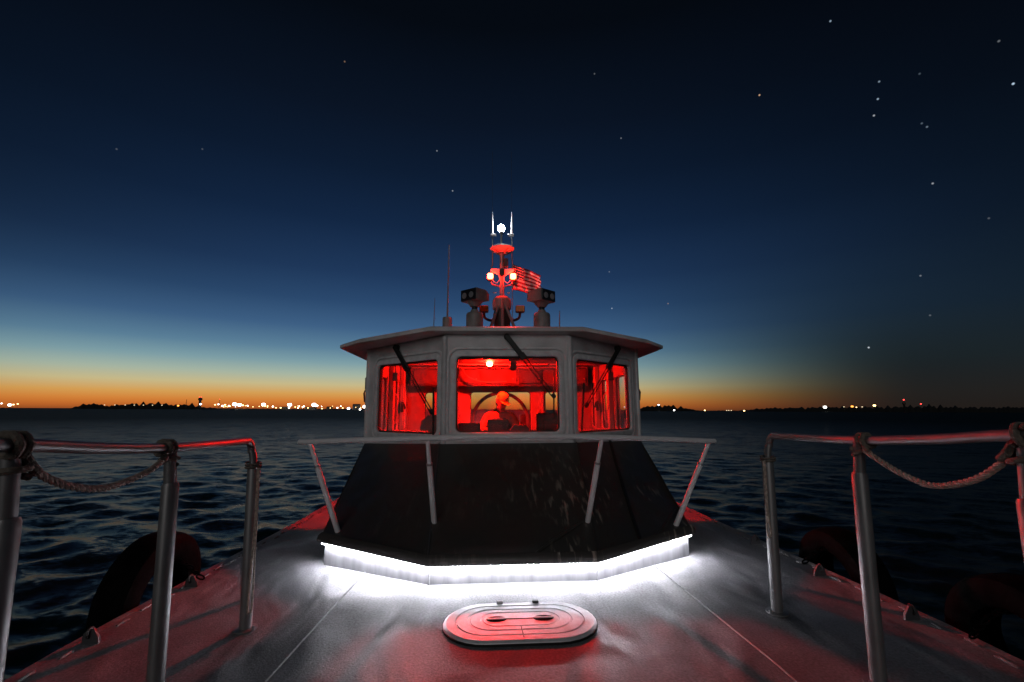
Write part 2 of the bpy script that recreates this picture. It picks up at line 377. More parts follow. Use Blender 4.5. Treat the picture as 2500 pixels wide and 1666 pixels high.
def plate(name, loops, thick, m, parent, org, ud, vd, depth=0., bevel=0., sharp=30):
    """flat plate with holes: 2D loops in the plane (org, ud, vd); depth = offset of its middle along the outward normal"""
    me = plate_mesh(loops, thick, bevel); ud = Vector(ud).normalized(); vd = Vector(vd).normalized(); n = ud.cross(vd)
    M = Matrix((ud, vd, n)).transposed().to_4x4(); M.translation = Vector(org)+n*depth
    me.transform(M); me.name = name
    bm = bmesh.new(); bm.from_mesh(me); bmesh.ops.remove_doubles(bm, verts=bm.verts, dist=1e-5); bmesh.ops.recalc_face_normals(bm, faces=bm.faces); bm.to_mesh(me); bm.free()
    me.materials.clear(); me.materials.append(MATS[m])
    for p in me.polygons: p.use_smooth = True
    me.set_sharp_from_angle(angle=R(sharp))
    o = bpy.data.objects.new(name, me); C.objects.link(o); o.parent = parent; return o
def arc(c, r, a0, a1, n, ax1, ax2):
    c = Vector(c); return [c+Vector(ax1)*r*math.cos(a0+(a1-a0)*i/n)+Vector(ax2)*r*math.sin(a0+(a1-a0)*i/n) for i in range(n+1)]

# ------------------------------------------------------------------ sea
SEA = -1.45
def sea():
    cols, rows = 1100, 380
    ang = np.linspace(R(-100), R(100), cols); r = [2.0]
    while r[-1] < 420: r.append(r[-1]+max(.045, r[-1]*.0122))
    rr = np.array(r+[520, 700, 1000, 1500, 2500, 4500, 9000, 20000, 45000])
    A, Rr = np.meshgrid(ang, rr); X = Rr*np.sin(A); Y = Rr*np.cos(A); Z = np.zeros_like(X); DX = np.zeros_like(X); DY = np.zeros_like(X)
    rng = np.random.RandomState(3)
    for i in range(90):
        lam = .17*(1.6/.17)**rng.rand(); k = 2*PI/lam; th = R(80)+rng.randn()*.85; kx, ky = k*math.cos(th), k*math.sin(th)
        amp = .0055*lam**.9*(.6+.8*rng.rand()); ph = rng.rand()*6.28
        fade = np.clip(1.5-Rr*.05/lam, 0, 1); w = kx*X+ky*Y+ph
        Z += amp*fade*np.cos(w); DX -= .7*amp*fade*math.cos(th)*np.sin(w); DY -= .7*amp*fade*math.sin(th)*np.sin(w)
    X = X+DX; Y = Y+DY
    nr = len(rr); co = np.stack([X, Y, Z+SEA], -1).reshape(-1, 3)
    # coarse flat sheet behind the camera closes the disc
    idx = np.arange(nr*cols).reshape(nr, cols)
    q = np.stack([idx[:-1, :-1], idx[:-1, 1:], idx[1:, 1:], idx[1:, :-1]], -1).reshape(-1, 4)[:, ::-1]
    me = bpy.data.meshes.new('sea'); me.vertices.add(len(co)); me.vertices.foreach_set('co', co.astype(np.float32).ravel())
    me.loops.add(q.size); me.loops.foreach_set('vertex_index', q.astype(np.int32).ravel())
    me.polygons.add(len(q)); me.polygons.foreach_set('loop_start', np.arange(0, q.size, 4, dtype=np.int32)); me.polygons.foreach_set('loop_total', np.full(len(q), 4, np.int32))
    me.polygons.foreach_set('use_smooth', np.ones(len(q), bool)); me.update(calc_edges=True); me.materials.append(MATS['sea'])
    o = bpy.data.objects.new('sea', me); C.objects.link(o); o['kind'] = 'structure'; o['label'] = 'dark choppy evening sea around the boat'
    mb = MB(); n = 60
    a2 = np.linspace(R(100.2), R(259.8), n)
    mb.rings([[V(q*math.sin(a), q*math.cos(a), SEA) for a in a2] for q in (2.0, 20, 200, 2000, 45000)], close=False, caps=False)
    b = obj('sea_astern', mb, 'sea'); b['kind'] = 'structure'; b.name = 'sea'; b['label'] = 'dark evening sea on the near side of the bow'
sea()

# ------------------------------------------------------------------ far shore
D = 1400.
def shore_pt(px, d=D):
    """direction of a bearing on the horizon (tangent of the bearing = px/1111)"""
    return V((px-1250)/1111*d, d, 0)
def land(name, label, prof, d, depth):
    """prof: list of (bearing px, height m)"""
    mb = MB(); pts = []
    for (a, ha), (b, hb) in zip(prof, prof[1:]):
        n = max(2, int(abs(b-a)/2.5))
        for i in range(n): t = i/n; pts.append((a+(b-a)*t, ha+(hb-ha)*t))
    pts.append(prof[-1]); rows = [[] for _ in range(5)]
    for px, h in pts:
        p = shore_pt(px, d); j = h*(.82+.5*mnoise.noise(V(px*.11, d, 1)))+1.1*mnoise.noise(V(px*.5, d, 5)) if h > .1 else h
        j = max(j, .15)
        for r, (f, g) in enumerate(((0, 0), (.08, .55), (.3, 1), (.7, .9), (1, 0))):
            rows[r].append(V(p.x*(1+depth*f/d), p.y+depth*f, SEA-.6+(j+.6)*g))
    mb.rings(rows, close=False, caps=False)
    o = obj(name, mb, 'land', sharp=80); o['kind'] = 'structure'; o['label'] = label
land('shore', 'dark low wooded shoreline behind the harbour lights on the left', [(-200, 2.5), (40, 3), (90, 2), (120, .3), (178, .2), (200, 9), (215, 18), (240, 20), (262, 14), (280, 13), (310, 17), (350, 21), (395, 23), (430, 18), (450, 17), (478, 18), (500, 9), (540, 5), (620, 4), (700, 3), (800, 4.5), (880, 5), (960, 6), (1100, 5), (1300, 4), (1450, 3), (1560, 4)], D, 160)
land('hill', 'dark rounded hill just right of the wheelhouse', [(1555, 5), (1568, 15), (1585, 20), (1605, 23), (1625, 23), (1650, 17), (1680, 10), (1700, 4), (1720, 2)], D*1.06, 120)
land('hill', 'long dark wooded headland along the right horizon', [(1700, 1), (1740, 3.5), (1800, 4), (1835, 10), (1860, 14), (1910, 16), (1980, 18), (2050, 21), (2110, 20), (2150, 21), (2190, 23), (2230, 24), (2260, 26), (2290, 25), (2340, 21), (2420, 22), (2520, 24), (2760, 26), (3000, 12)], D*1.12, 240)
def shore_light(px, h, r, m, label, group=None, d=D*.985, cat='light', name='harbour_light'):
    p = shore_pt(px, d); mb = MB(); mb.tube([(0, 0, -1.2), (0, 0, h-r*.7)], .16+r*.03, 6); mb.mi = 1
    mb.ball((0, 0, h), r*(1.2 if r < 2.5 else 1.5), 5, (1, 1, .82))
    o = obj(name, mb, ['gear_dark', m]); o.location = (p.x, p.y, SEA); tag(o, label, cat, group)
# heights: metres over the sea = (1002.5-v)*1.26 for a light at v on the horizon row
def hv(v): return max((1001.5-v)*1.26+1.5, 2.0)
W = 'white light in the bright harbour row left of the wheelhouse'
for px, v, r, m, lab, g in (
    (9, 991.5, 1.6, 'shore_white', 'small pale lights at the far left edge of the horizon', 'pale lights at the far left edge'),
    (17, 990.5, 1.6, 'shore_white', 'small pale lights at the far left edge of the horizon', 'pale lights at the far left edge'),
    (37, 994, 3.0, 'shore_white', 'bright white light, largest of the leftmost cluster on the horizon', None),
    (46, 993, 2.0, 'shore_warm', 'warm light beside the bright leftmost horizon light', 'warm lights in the leftmost cluster'),
    (56, 991.5, 1.7, 'shore_warm', 'warm light beside the bright leftmost horizon light', 'warm lights in the leftmost cluster'),
    (444, 994, 2.4, 'shore_orange', 'single orange light at the foot of the dark wooded shore', None),
    (580, 990, 3.9, 'shore_white', 'big white floodlight, first large one right of the harbour tower', None),
    (592, 991.5, 3.7, 'shore_white', 'big white floodlight touching the right side of another floodlight', None),
    (650, 990.5, 3.8, 'shore_white', 'big white floodlight, second cluster right of the harbour tower', None),
    (713, 991, 4.1, 'shore_white', 'large white floodlight in the middle of the harbour row', None),
    (772, 990.5, 4.3, 'shore_white', 'large white floodlight nearest the wheelhouse but one', None),
    (856, 999, 2.8, 'shore_blue', 'bluish white light low near the wheelhouse on the left', None),
    (895, 994.5, 4.0, 'shore_white', 'white floodlight right beside the wheelhouse wall', None),
    (884, 1001, 2.4, 'shore_white', 'low white light under the floodlight beside the wheelhouse', None),
    (498, 990.5, 2.2, 'shore_blue', 'white light at the foot of the harbour tower', None)):
    shore_light(px, hv(v), r, m, lab, g)
SEG = ((575, 'between the control tower and the first big floodlight'), (648, 'between the first and second floodlight clusters'), (712, 'between the second and third floodlight clusters'),
       (771, 'between the third and fourth large floodlights'), (855, 'right of the fourth large floodlight, before the bluish one'), (9999, 'in the last stretch before the wheelhouse wall'))
for px in (266, 291, 316, 338, 360, 382, 405):
    shore_light(px, hv(993), 1.15, 'shore_dim', 'faint light in the evenly spaced row under the dark wooded shore', 'faint lights under the wooded shore')
for px, v, r, m in ((533, 991.5, 1.9, 'w'), (541, 990.5, 1.8, 'n'), (551, 994, 2.2, 'n'), (557, 991.5, 2.2, 'w'), (567, 994, 2.0, 'n'), (600, 992.5, 2.4, 'w'), (612, 993.5, 1.9, 'n'), (660, 994, 1.8, 'w'),
                    (673, 995, 2.0, 'n'), (681, 998, 1.6, 'w'), (692, 998, 2.0, 'w'), (712, 998, 1.8, 'n'), (727, 996, 1.6, 'w'), (735, 996.5, 1.6, 'w'), (748, 994.5, 1.8, 'n'), (758, 998, 1.7, 'w'),
                    (780, 992.5, 2.2, 'n'), (792, 999.5, 1.7, 'w'), (829, 997.5, 1.8, 'n'), (842, 998, 1.7, 'w'), (640, 995, 1.2, 'w'), (625, 996, 1.2, 'w'), (812, 998, 1.2, 'w'))+tuple((random.uniform(525, 905), random.uniform(993, 999), random.uniform(.8, 1.5), random.choice('wwn')) for _ in range(26)):
    shore_light(px, hv(v), r*.95, 'shore_warm' if m == 'w' else 'shore_white', 'small harbour light '+next(t for lim, t in SEG if px < lim), 'small harbour lights '+next(t for lim, t in SEG if px < lim))
dr = D*1.03
for px, v, r, m, lab, g in (
    (1605, 990, 1.9, 'shore_blue', 'bluish white light on top of the dark hill right of the wheelhouse', None),
    (1642, 1003, 2.2, 'shore_white', 'white light at the water foot of the dark hill', None),
    (1716, 1003, 1.9, 'shore_warm', 'lone warm light right of the dark hill', None),
    (1769, 1003, 1.3, 'shore_dim', 'tiny pale light in the short row between hill and headland', 'tiny pale lights between hill and headland'),
    (1774, 1003, 1.3, 'shore_dim', 'tiny pale light in the short row between hill and headland', 'tiny pale lights between hill and headland'),
    (1780, 1003, 1.3, 'shore_dim', 'tiny pale light in the short row between hill and headland', 'tiny pale lights between hill and headland'),
    (1811, 1003.5, 2.0, 'shore_warm', 'warm light at the left tip of the long headland', None),
    (2007, 994, 3.2, 'shore_white', 'brightest white light on the right headland', None),
    (2053, 993, 1.2, 'shore_dim', 'dim small light left of the orange headland light', None),
    (2073, 992, 2.5, 'shore_orange', 'orange light on the right headland', None),
    (2083, 994, 1.4, 'shore_warm', 'small warm light just right of the orange headland light', None),
    (2097, 993, 1.4, 'shore_dim', 'small greenish pale light between the orange and white headland lights', None),
    (2127, 989.5, 2.6, 'shore_warm', 'pale yellow light left of the red tower beacon', None),
    (2240, 985, 1.8, 'shore_red', 'red light on the headland right of the beacon tower', None)):
    shore_light(px, hv(v-3), r, m, lab, g, dr)
def tower(px, d, h, w, label):
    p = shore_pt(px, d); t = thing('control_tower', label, 'tower', (p.x, p.y, SEA))
    obj('shaft', MB().lathe([(w*.36, -2), (w*.30, h*.72), (w*.42, h*.76)], n=10), 'land', t)
    obj('cab', MB().lathe([(w*.5, h*.76), (w*.55, h*.9), (w*.4, h*.92), (w*.3, h)], n=8), 'gear_dark', t)
    return t
t = tower(496, D*.99, hv(974), 11, 'grey control tower rising above the harbour lights')
for dx in (-2.6, 2.6):
    mb = MB(); mb.ball((dx, -1, hv(974)+.4), 1.25, 5); obj('beacon', mb, 'shore_red', t)
t = tower(2199, dr, hv(977), 9, 'dark tower on the right headland topped by a red beacon')
mb = MB(); mb.ball((0, -1, hv(972)), 2.0, 5); obj('beacon', mb, 'shore_red', t); mb = MB(); mb.tube([(0, 0, hv(977)-1), (0, 0, hv(972)-1)], .4, 6); obj('spike', mb, 'gear_dark', t)
def lattice(px, h, lab, red=True):
    p = shore_pt(px, D*.99); t = thing('radio_mast', lab, 'mast', (p.x, p.y, SEA))
    mb = MB()
    for sx in (-1, 1): mb.tube([(sx*1.6, 0, -1), (sx*.3, 0, h)], .3, 5)
    for i in range(5): z = h*i/5; a = 1.6-1.3*i/5; mb.tube([(-a, 0, z), (a*.8, 0, z+h/5)], .2, 4)
    obj('lattice', mb, 'gear_dark', t)
    if red: obj('beacon', MB().ball((0, 0, h+.6), .9, 5), 'shore_red', t)
lattice(543, hv(979), 'thin radio mast with red top right of the harbour tower')
lattice(463, hv(979), 'slanting dark mast on the wooded shore left of the tower', False)
for px, w, h, lab in ((700, 26, 8, 'long low shed under the middle harbour floodlights'), (765, 30, 7, 'low lit quay shed below the large floodlights'), (875, 20, 17, 'dark block shaped building beside the wheelhouse on the horizon'), (810, 14, 9, 'small square dark building in the harbour row')):
    p = shore_pt(px, D*.995); t = thing('quay_building', lab, 'building', (p.x, p.y, SEA))
    obj('wall', MB().box((0, 0, h/2-1), (w, 12, h+2)), 'gear_dark', t); obj('roof', MB().hull([V(x*(w/2+.5), y*6.6, h) for x in (-1, 1) for y in (-1, 1)]+[V(x*w/2, 0, h+1.4) for x in (-1, 1)]), 'land', t)

# ------------------------------------------------------------------ boat: hull and deck
boat = thing('patrol_boat', 'grey aluminium patrol boat with red lit wheelhouse, seen from its own foredeck', 'boat', (0, 0, 0), boat=True)
def half(y):
    pts = [(-1.25, .02), (-1.0, .75), (-.5, 1.3), (.2, 1.75), (1.0, 2.08), (1.8, 2.22), (2.6, 2.25), (3.4, 2.22), (5, 2.15), (9, 2.1), (12.5, 1.95)]
    for (a, ha), (b, hb) in zip(pts, pts[1:]):
        if y <= b: t = (y-a)/(b-a); return ha+(hb-ha)*t
    return pts[-1][1]
ys = [-1.25, -1.1, -.9, -.6, -.2, .3, .8, 1.3, 1.8, 2.3, 2.8, 3.4, 4, 5, 6, 8, 10, 12.5]
out = [(half(y), y) for y in ys]+[(-half(y), y) for y in ys[::-1]]
obj('deck', MB().prism(out, -.05, 0), 'deck', boat)
mb = MB()
def hullring(k, z): return [V(x*k, y+(1-k)*(.8 if y < 0 else 0), z) for x, y in out]
mb.rings([hullring(1.004, -.012), hullring(1.004, -.12), hullring(.95, -.9), hullring(.86, -1.9)])
obj('hull', mb, 'hull_paint', boat)
for s in (-1, 1):
    fy = [.4+.35*i for i in range(30)]
    mb = MB(); mb.rings([[V(s*(half(y)-.012), y, .0), V(s*(half(y)+.03), y, .0), V(s*(half(y)+.03), y, -.05), V(s*(half(y)+.03), y, .028), V(s*(half(y)-.012), y, .028)][:1]+[V(s*(half(y)+.028), y, .001), V(s*(half(y)+.028), y, .0035), V(s*half(y), y, .004)] for y in fy])
    g = obj('gunwale_bar', mb, 'deck', boat)
    for i in range(26):                                    # stitch welds inboard of the bar
        y = 1.6+i*.17+random.uniform(-.02, .02); mb = MB(); l = random.uniform(.06, .1); xo = .035+.02*(i % 2)
        mb.tube([(s*(half(y)-xo), y, .001), (s*(half(y)-xo-.004), y+l*.3, .006), (s*(half(y+l)-xo-.002), y+l*.7, .006), (s*(half(y+l)-xo), y+l, .001)], .007, 6); obj('weld_bead', mb, 'weld', g)
    mb = MB(); mb.tube([(s*1.12+.02, 1.2, .001), (s*1.10+.03*s, 2.2, .002), (s*1.07, 3.3, .002), (s*1.05, 3.6, .001)], .006, 6); obj('deck_seam', mb, 'weld', boat)
for x, y in ((-2.13, 2.60), (-2.1, 3.34), (-2.07, 4.02), (2.07, 3.99), (2.08, 3.24), (2.1, 2.57)):
    s = 1 if x > 0 else -1
    mb = MB(); me = [(0, 0), (.085, 0), (.075, .05), (.05, .07), (.03, .07), (.005, .03)]
    for k in (-.006,): mb.rings([[V(x+s*a, y+k+random.uniform(-.001, .001)+w, b) for a, b in me] for w in (0, .014)])
    pe = obj('pad_eye', mb, 'hull_paint', boat)
    mb = MB(); mb.tube(arc((x+s*.05, y+.002, .05), .022, 0, 2*PI*11/12, 11, (0, 1, 0), (0, 0, 1)), .007, 6, closed=True); obj('shackle', mb, 'gear_dark', pe)

# ---- deck hatch
HX, HY = 0.0, 2.665
def stadium(hx, hy, n=14):
    c = hx-hy; return [(HX+c+hy*math.cos(a), HY+hy*math.sin(a)) for a in [(-PI/2+PI*i/n) for i in range(n+1)]]+[(HX-c+hy*math.cos(a), HY+hy*math.sin(a)) for a in [(PI/2+PI*i/n) for i in range(n+1)]]
mb = MB()
mb.rings([[V(x, y, z*.72) for x, y in stadium(a, b)] for a, b, z in ((.415, .232, .001), (.418, .236, .010), (.415, .232, .020), (.40, .218, .0315), (.352, .176, .034), (.350, .174, .027), (.344, .168, .027), (.342, .166, .034), (.285, .128, .0355), (.282, .126, .0315), (.272, .118, .0315), (.268, .115, .0355), (.215, .085, .0365), (.212, .083, .033), (.203, .076, .033), (.2, .074, .0365), (.12, .03, .037))])
hatch = obj('deck_hatch', mb, 'hatch_alu', boat, sharp=25)
obj('rim_band', MB().rings([[V(x, y, z) for x, y in stadium(a, b)] for a, b, z in ((.421, .239, .0005), (.4215, .2395, .011))]), 'black', hatch)  # black band added round the foot of the hatch rim
hatch['label'] = 'oval aluminium deck hatch with two finger recesses in front of the trunk'
for s in (-1, 1):
    cx = HX+s*.128
    mb = MB(); mb.prism([(cx+.055*math.cos(a), HY+.032*math.sin(a)) for a in [2*PI*i/20 for i in range(20)]], .0266, .0286); obj('finger_recess', mb, 'rubber', hatch)  # flat black disc on the lid, paints the shade inside the recess
    mb = MB(); mb.box((cx, HY, .0300), (.10, .011, .005), ch=.001); obj('finger_bar', mb, 'hatch_alu', hatch)
    mb = MB(); mb.box((HX+s*.105, HY+.205, .032), (.036, .022, .014), ch=.003); obj('hinge_block', mb, 'gear_dark' if s > 0 else 'hatch_alu', hatch)
mb = MB(); mb.box((HX, HY, .0272), (.145, .006, .002)); obj('latch_slot', mb, 'rubber', hatch)
for y0, y1 in ((HY-.2, HY-.085), ):
    mb = MB(); mb.tube([(HX+.006, y0, .0245), (HX, y1, .0272)], .0025, 5); obj('scratch_weld', mb, 'weld', hatch)

# ---- trunk: coaming, LED strip, black cover
A_, B_, C_, D_ = (-1.41, 3.72), (-.565, 3.26), (.565, 3.26), (1.41, 3.72)
base = [(-1.41, 5.6), A_, B_, C_, D_, (1.41, 5.6)]
HT = [.172, .172, .128, .128, .172, .172]
def offs(poly, d):
    """offset an open outline outward"""
    o = []
    for i, p in enumerate(poly):
        a = Vector(poly[max(i-1, 0)]); b = Vector(poly[min(i+1, len(poly)-1)]); P = Vector(p)
        n1 = (P-a).normalized() if i > 0 else (b-P).normalized(); n2 = (b-P).normalized() if i < len(poly)-1 else n1
        p1 = V(n1.y, -n1.x); p2 = V(n2.y, -n2.x); m = (p1+p2).normalized(); o.append(tuple(P-(-m)*d/max(m.dot(p1), .4)))
    return o
c_in = offs(base, -.02)
mb = MB(); mb.rings([[V(*b, .0), V(*b, h), V(*c, h), V(*c, .0)] for b, c, h in zip(base, c_in, HT)]); coam = obj('coaming', mb, 'coaming_alu', boat, sharp=20)
lip0, lip1 = offs(base, .001), offs(base, .042)
mb = MB(); mb.rings([[V(*a, h), V(*b, h-.004), V(*b, h+.004), V(*a, h+.012)] for a, b, h in zip(lip0, lip1, HT)]); obj('lip', mb, 'coaming_alu', coam, sharp=20)
for i, P in ((2, B_), (3, C_)):
    q = offs(base, .004)[i]; mb = MB(); mb.tube([(q[0], q[1], .001), (q[0], q[1], HT[i]-.03)], .007, 6); obj('corner_weld', mb, 'weld', coam)
led = None
def ledseg(i):
    l0, l1 = offs(base, .006), offs(base, .030)
    a0, a1, b0, b1 = V(*l0[i], 0), V(*l0[i+1], 0), V(*l1[i], 0), V(*l1[i+1], 0); h0, h1 = HT[i], HT[i+1]
    mb = MB(); f = lambda p, h, d: V(p.x, p.y, h-d)
    t0 = .0 ; k0, k1 = (.0, 1.0)
    mb.rings([[f(a0, h0, .017), f(b0, h0, .0065), f(b0, h0, .0055), f(a0, h0, .0055)], [f(a1, h1, .017), f(b1, h1, .0065), f(b1, h1, .0055), f(a1, h1, .0055)]])
    strip = obj('led_strip', mb, 'gear_grey', boat)
    L_ = (a1-a0).length; n = int(L_/.022); mb = MB(); nn = (b0-a0+b1-a1).normalized()
    for j in range(n):
        t = (j+.5)/n; p = a0.lerp(a1, t).lerp(b0.lerp(b1, t), .62); h = h0+(h1-h0)*t
        mb.box((p.x, p.y, h-.0135), (.011, .012, .0045))
    o = obj('led_beads', mb, 'led', strip); o['kind'] = 'stuff'; o['label'] = 'row of white LED beads under the coaming lip'
for i in (1, 2, 3): ledseg(i)

def wr(p, amp=1.): return V(0, 0, 1)*amp*(.010*mnoise.noise(p*3.1)+.006*mnoise.noise(V(p.x*9, p.y*4, 3)))
lo = offs(base, .034); TOP = [(-1.60, 5.47, .775), (-.66, 4.67, .815), (.72, 4.67, .815), (1.66, 5.49, .775)]
lowz = [h+.018 for h in HT]
def panel(p00, p10, p11, p01, sag=0.):
    def f(u, v):
        a = p00.lerp(p10, u); b = p01.lerp(p11, u); p = a.lerp(b, v); e = min(1, 8*v, 8*(1-v))
        return p+wr(p)*e+V(0, 0, -sag*4*v*(1-v))
    return f
bl = [V(*lo[i], lowz[i]) for i in range(6)]; tp = [V(*p) for p in TOP]
mb = MB()
mb.grid(panel(bl[1], bl[2], tp[1], tp[0], .01), 30, 40); mb.grid(panel(bl[2], bl[3], tp[2], tp[1], .015), 36, 40); mb.grid(panel(bl[3], bl[4], tp[3], tp[2], .03), 30, 40)
mb.grid(panel(bl[0], bl[1], tp[0], V(-1.5, 5.5, .5), 0), 6, 6); mb.grid(panel(bl[4], bl[5], V(1.5, 5.5, .5), tp[3], 0), 6, 6)
cover = obj('trunk_cover', mb, 'cover', boat, sharp=50); cover['label'] = 'black mesh cover stretched over the sloping trunk'
mb = MB(); hem = [(0, -.012), (.012, -.016), (.02, .0), (.012, .03), (-.01, .05)]
mb.rings([[V(*offs(base, .034+a)[i], lowz[i]+b) for a, b in hem] for i in (1, 2, 3, 4)], close=False, caps=False); obj('hem', mb, 'cover', cover, sharp=60)
def on_panel(i, u, v):
    q = [(bl[1], bl[2], tp[1], tp[0], .01), (bl[2], bl[3], tp[2], tp[1], .015), (bl[3], bl[4], tp[3], tp[2], .03)][i]
    return panel(*q)(u, v)
mb = MB(); mb.tube([on_panel(2, .42+.06*v, v)+V(0, -.004, .004) for v in [i/16 for i in range(17)]], .016, 6); obj('seam_tape', mb, 'black', cover)
for i, u in ((1, .0), (1, 1.)):
    mb = MB(); mb.tube([on_panel(i, u, v)+V(0, -.001, .001) for v in [j/16 for j in range(17)]], .008, 6); obj('seam_tape', mb, 'cover', cover)
mb = MB()
for k in range(3):
    a0, b0 = on_panel(1, .62, .03+.0*k), on_panel(1, .99, .30)
mb.tube([on_panel(1, .60+.38*t, .02+.25*t)+V(0, 0, .003) for t in [i/10 for i in range(11)]], [.006+.012*math.sin(PI*i/10) for i in range(11)], 6); obj('fold', mb, 'cover', cover)
mb = MB(); mb.tube([on_panel(2, .62+.36*t, .04+.16*t)+V(0, 0, .003) for t in [i/10 for i in range(11)]], [.006+.010*math.sin(PI*i/10) for i in range(11)], 6); obj('fold', mb, 'cover', cover)

# ---- trunk handrail
hr = bpy.data.objects.new('trunk_handrail', None); C.objects.link(hr); hr.parent = boat
rail = [V(-1.68, 3.80, .905), V(-1.57, 3.76, .908), V(-1.1, 3.56, .930), V(-.62, 3.45, .945), V(0, 3.42, .955), V(.66, 3.45, .94), V(1.15, 3.56, .915), V(1.66, 3.78, .88), V(1.72, 3.81, .876)]
def smooth(pts, n=6):
    out = []
    for i in range(len(pts)-1):
        p0, p1, p2, p3 = pts[max(i-1, 0)], pts[i], pts[i+1], pts[min(i+2, len(pts)-1)]
        for k in range(n):
            t = k/n; out.append(.5*((2*p1)+(p2-p0)*t+(2*p0-5*p1+4*p2-p3)*t*t+(3*p1-p0-3*p2+p3)*t**3))
    return out+[pts[-1]]
obj('rail_tube', MB().tube(smooth(rail), .021, 12), 'stanchion_paint', hr)
for b, tpt in (((-1.345, 3.77, .255), (-1.585, 3.77, .898)), ((-.577, 3.62, .30), (-.62, 3.46, .93)), ((.583, 3.60, .29), (.68, 3.46, .925)), ((1.35, 3.77, .245), (1.665, 3.785, .87))):
    b, tpt = Vector(b), Vector(tpt); m = b.lerp(tpt, .72); e = b-(tpt-b).normalized()*.12
    st = obj('stanchion', MB().tube([e, b, m], .0215, 12), 'stanchion_paint', hr)
    obj('upper_tube', MB().tube([m, tpt], .0165, 12), 'stanchion_paint', st)
    obj('collar', MB().tube([m-(tpt-b).normalized()*.008, m+(tpt-b).normalized()*.006], .0245, 12), 'steel', st)

# ---- bow guardrails
for s in (-1, 1):
    g = bpy.data.objects.new('guardrail', None); C.objects.link(g); g.parent = boat
    g['label'] = 'bow guardrail on the left side with three posts' if s < 0 else 'bow guardrail on the right side with three posts'
    top = [V(s*1.487, 2.705, .70), V(s*1.492, 2.705, .86), V(s*1.502, 2.703, .925)]+arc((s*1.507, 2.64, .925), .063, 0, PI/2, 6, (0, 1, 0), (0, 0, 1))+[V(s*1.508, 2.35, .992), V(s*1.497, 2.0, 1.003), V(s*1.49, 1.65, 1.03), V(s*1.48, 1.35, 1.062), V(s*1.42, .8, 1.10), V(s*1.25, .2, 1.12)]
    obj('rail_tube', MB().tube(smooth(top, 4), .0195, 14), 'rail_alu', g)
    for k, (y, zs, zt) in enumerate(((2.70, .845, None), (2.02, .86, .99), (1.37, .865, 1.045), (.45, .87, 1.1))):
        x0 = s*(1.465 if k < 3 else 1.30); x1 = s*(1.487 if k < 3 else 1.33)
        mb = MB(); mb.tube([(x0, y, 0), (x0+(x1-x0)*.97, y, zs-.012), (x1, y, zs)], [.031, .031, .027], 16); p = obj('post', mb, 'rail_alu', g)
        mb = MB(); mb.lathe([(.058, .0005), (.058, .008), (.036, .011)], (x0, y, 0)); obj('base_flange', mb, 'rail_alu', p)
        if zt: obj('upper_tube', MB().tube([(x1, y, zs-.02), (x1+s*.006, y-.01, zt)], .023, 14), 'rail_alu', p)
        else: obj('collar', MB().tube([(x1, y, zs-.006), (x1, y, zs+.014)], .036, 14), 'rail_alu', p)
        mb = MB(); mb.tube([(x0-s*.05, y-.02, .004), (x0-s*.05, y-.02, .026)], .009, 8); obj('bolt', mb, 'steel', p)

# ------------------------------------------------------------------ wheelhouse
CX = .03
def wall(name, p0, p1, z0, z1, holes, th=.05, parent=boat, m='cabin_paint'):
    """p0 -> p1 seen from outside left to right; holes in (s, z)"""
    p0, p1 = Vector(p0), Vector(p1); L_ = (p1-p0).length; ud = V(*(p1-p0).normalized(), 0); org = V(p0.x, p0.y, 0)
    w = plate(name, [[(0, z0), (L_, z0), (L_, z1), (0, z1)]]+[rrect(*h, .055) for h in holes], th, m, parent, org, ud, V(0, 0, 1), -th/2)
    # inside lining, a hair off the wall
    plate('lining', [[(.03, .02), (L_-.03, .02), (L_-.03, z1-.02), (.03, z1-.02)]]+[rrect(h[0]-.004, h[1]-.004, h[2]+.004, h[3]+.004, .055) for h in holes], .006, 'interior_paint', w, org, ud, V(0, 0, 1), -th-.005)
    for h in holes:
        win = bpy.data.objects.new('window', None); C.objects.link(win); win.parent = parent
        wm = plate('window', [rrect(h[0]-.055, h[1]-.055, h[2]+.055, h[3]+.055, .095), rrect(*h, .05)], .02, 'frame_paint', parent, org, ud, V(0, 0, 1), .0105, bevel=.006)
        bpy.data.objects.remove(win)
        plate('outer_trim', [rrect(h[0]-.098, h[1]-.098, h[2]+.098, h[3]+.098, .13), rrect(h[0]-.074, h[1]-.074, h[2]+.074, h[3]+.074, .11)], .012, 'frame_paint', wm, org, ud, V(0, 0, 1), .0065, bevel=.003)
        plate('gasket', [rrect(h[0]+.0005, h[1]+.0005, h[2]-.0005, h[3]-.0005, .05), rrect(h[0]+.014, h[1]+.014, h[2]-.014, h[3]-.014, .045)], .03, 'gasket', wm, org, ud, V(0, 0, 1), -.02)
        plate('pane', [rrect(h[0]+.004, h[1]+.004, h[2]-.004, h[3]-.004, .045)], .005, 'glass', wm, org, ud, V(0, 0, 1), -.02)
    return w
ZT = 1.945
f0, f1 = (CX-.65, 4.70), (CX+.65, 4.70); s0, s1 = (CX-1.65, 5.60), (CX+1.65, 5.60); b0, b1 = (CX-1.65, 8.1), (CX+1.65, 8.1)
wall('wall', f0, f1, .0, ZT, [(.122, .925, 1.178, 1.695)])
FL = math.hypot(1, .9)
wall('wall', s0, f0, .0, ZT-.03, [(FL-1.13, .905, FL-.09, 1.675)])
wall('wall', f1, s1, .0, ZT-.03, [(.09, .905, 1.15, 1.675)])
wall('wall', b0, s0, .0, ZT-.06, [(2.5-.82, .86, 2.5-.10, 1.60), (2.5-1.62, .86, 2.5-1.02, 1.60), (.2, .86, .72, 1.60)])
wall('wall', s1, b1, .0, ZT-.06, [(.10, .86, .82, 1.60), (1.02, .86, 1.62, 1.60), (1.78, .86, 2.3, 1.60)])
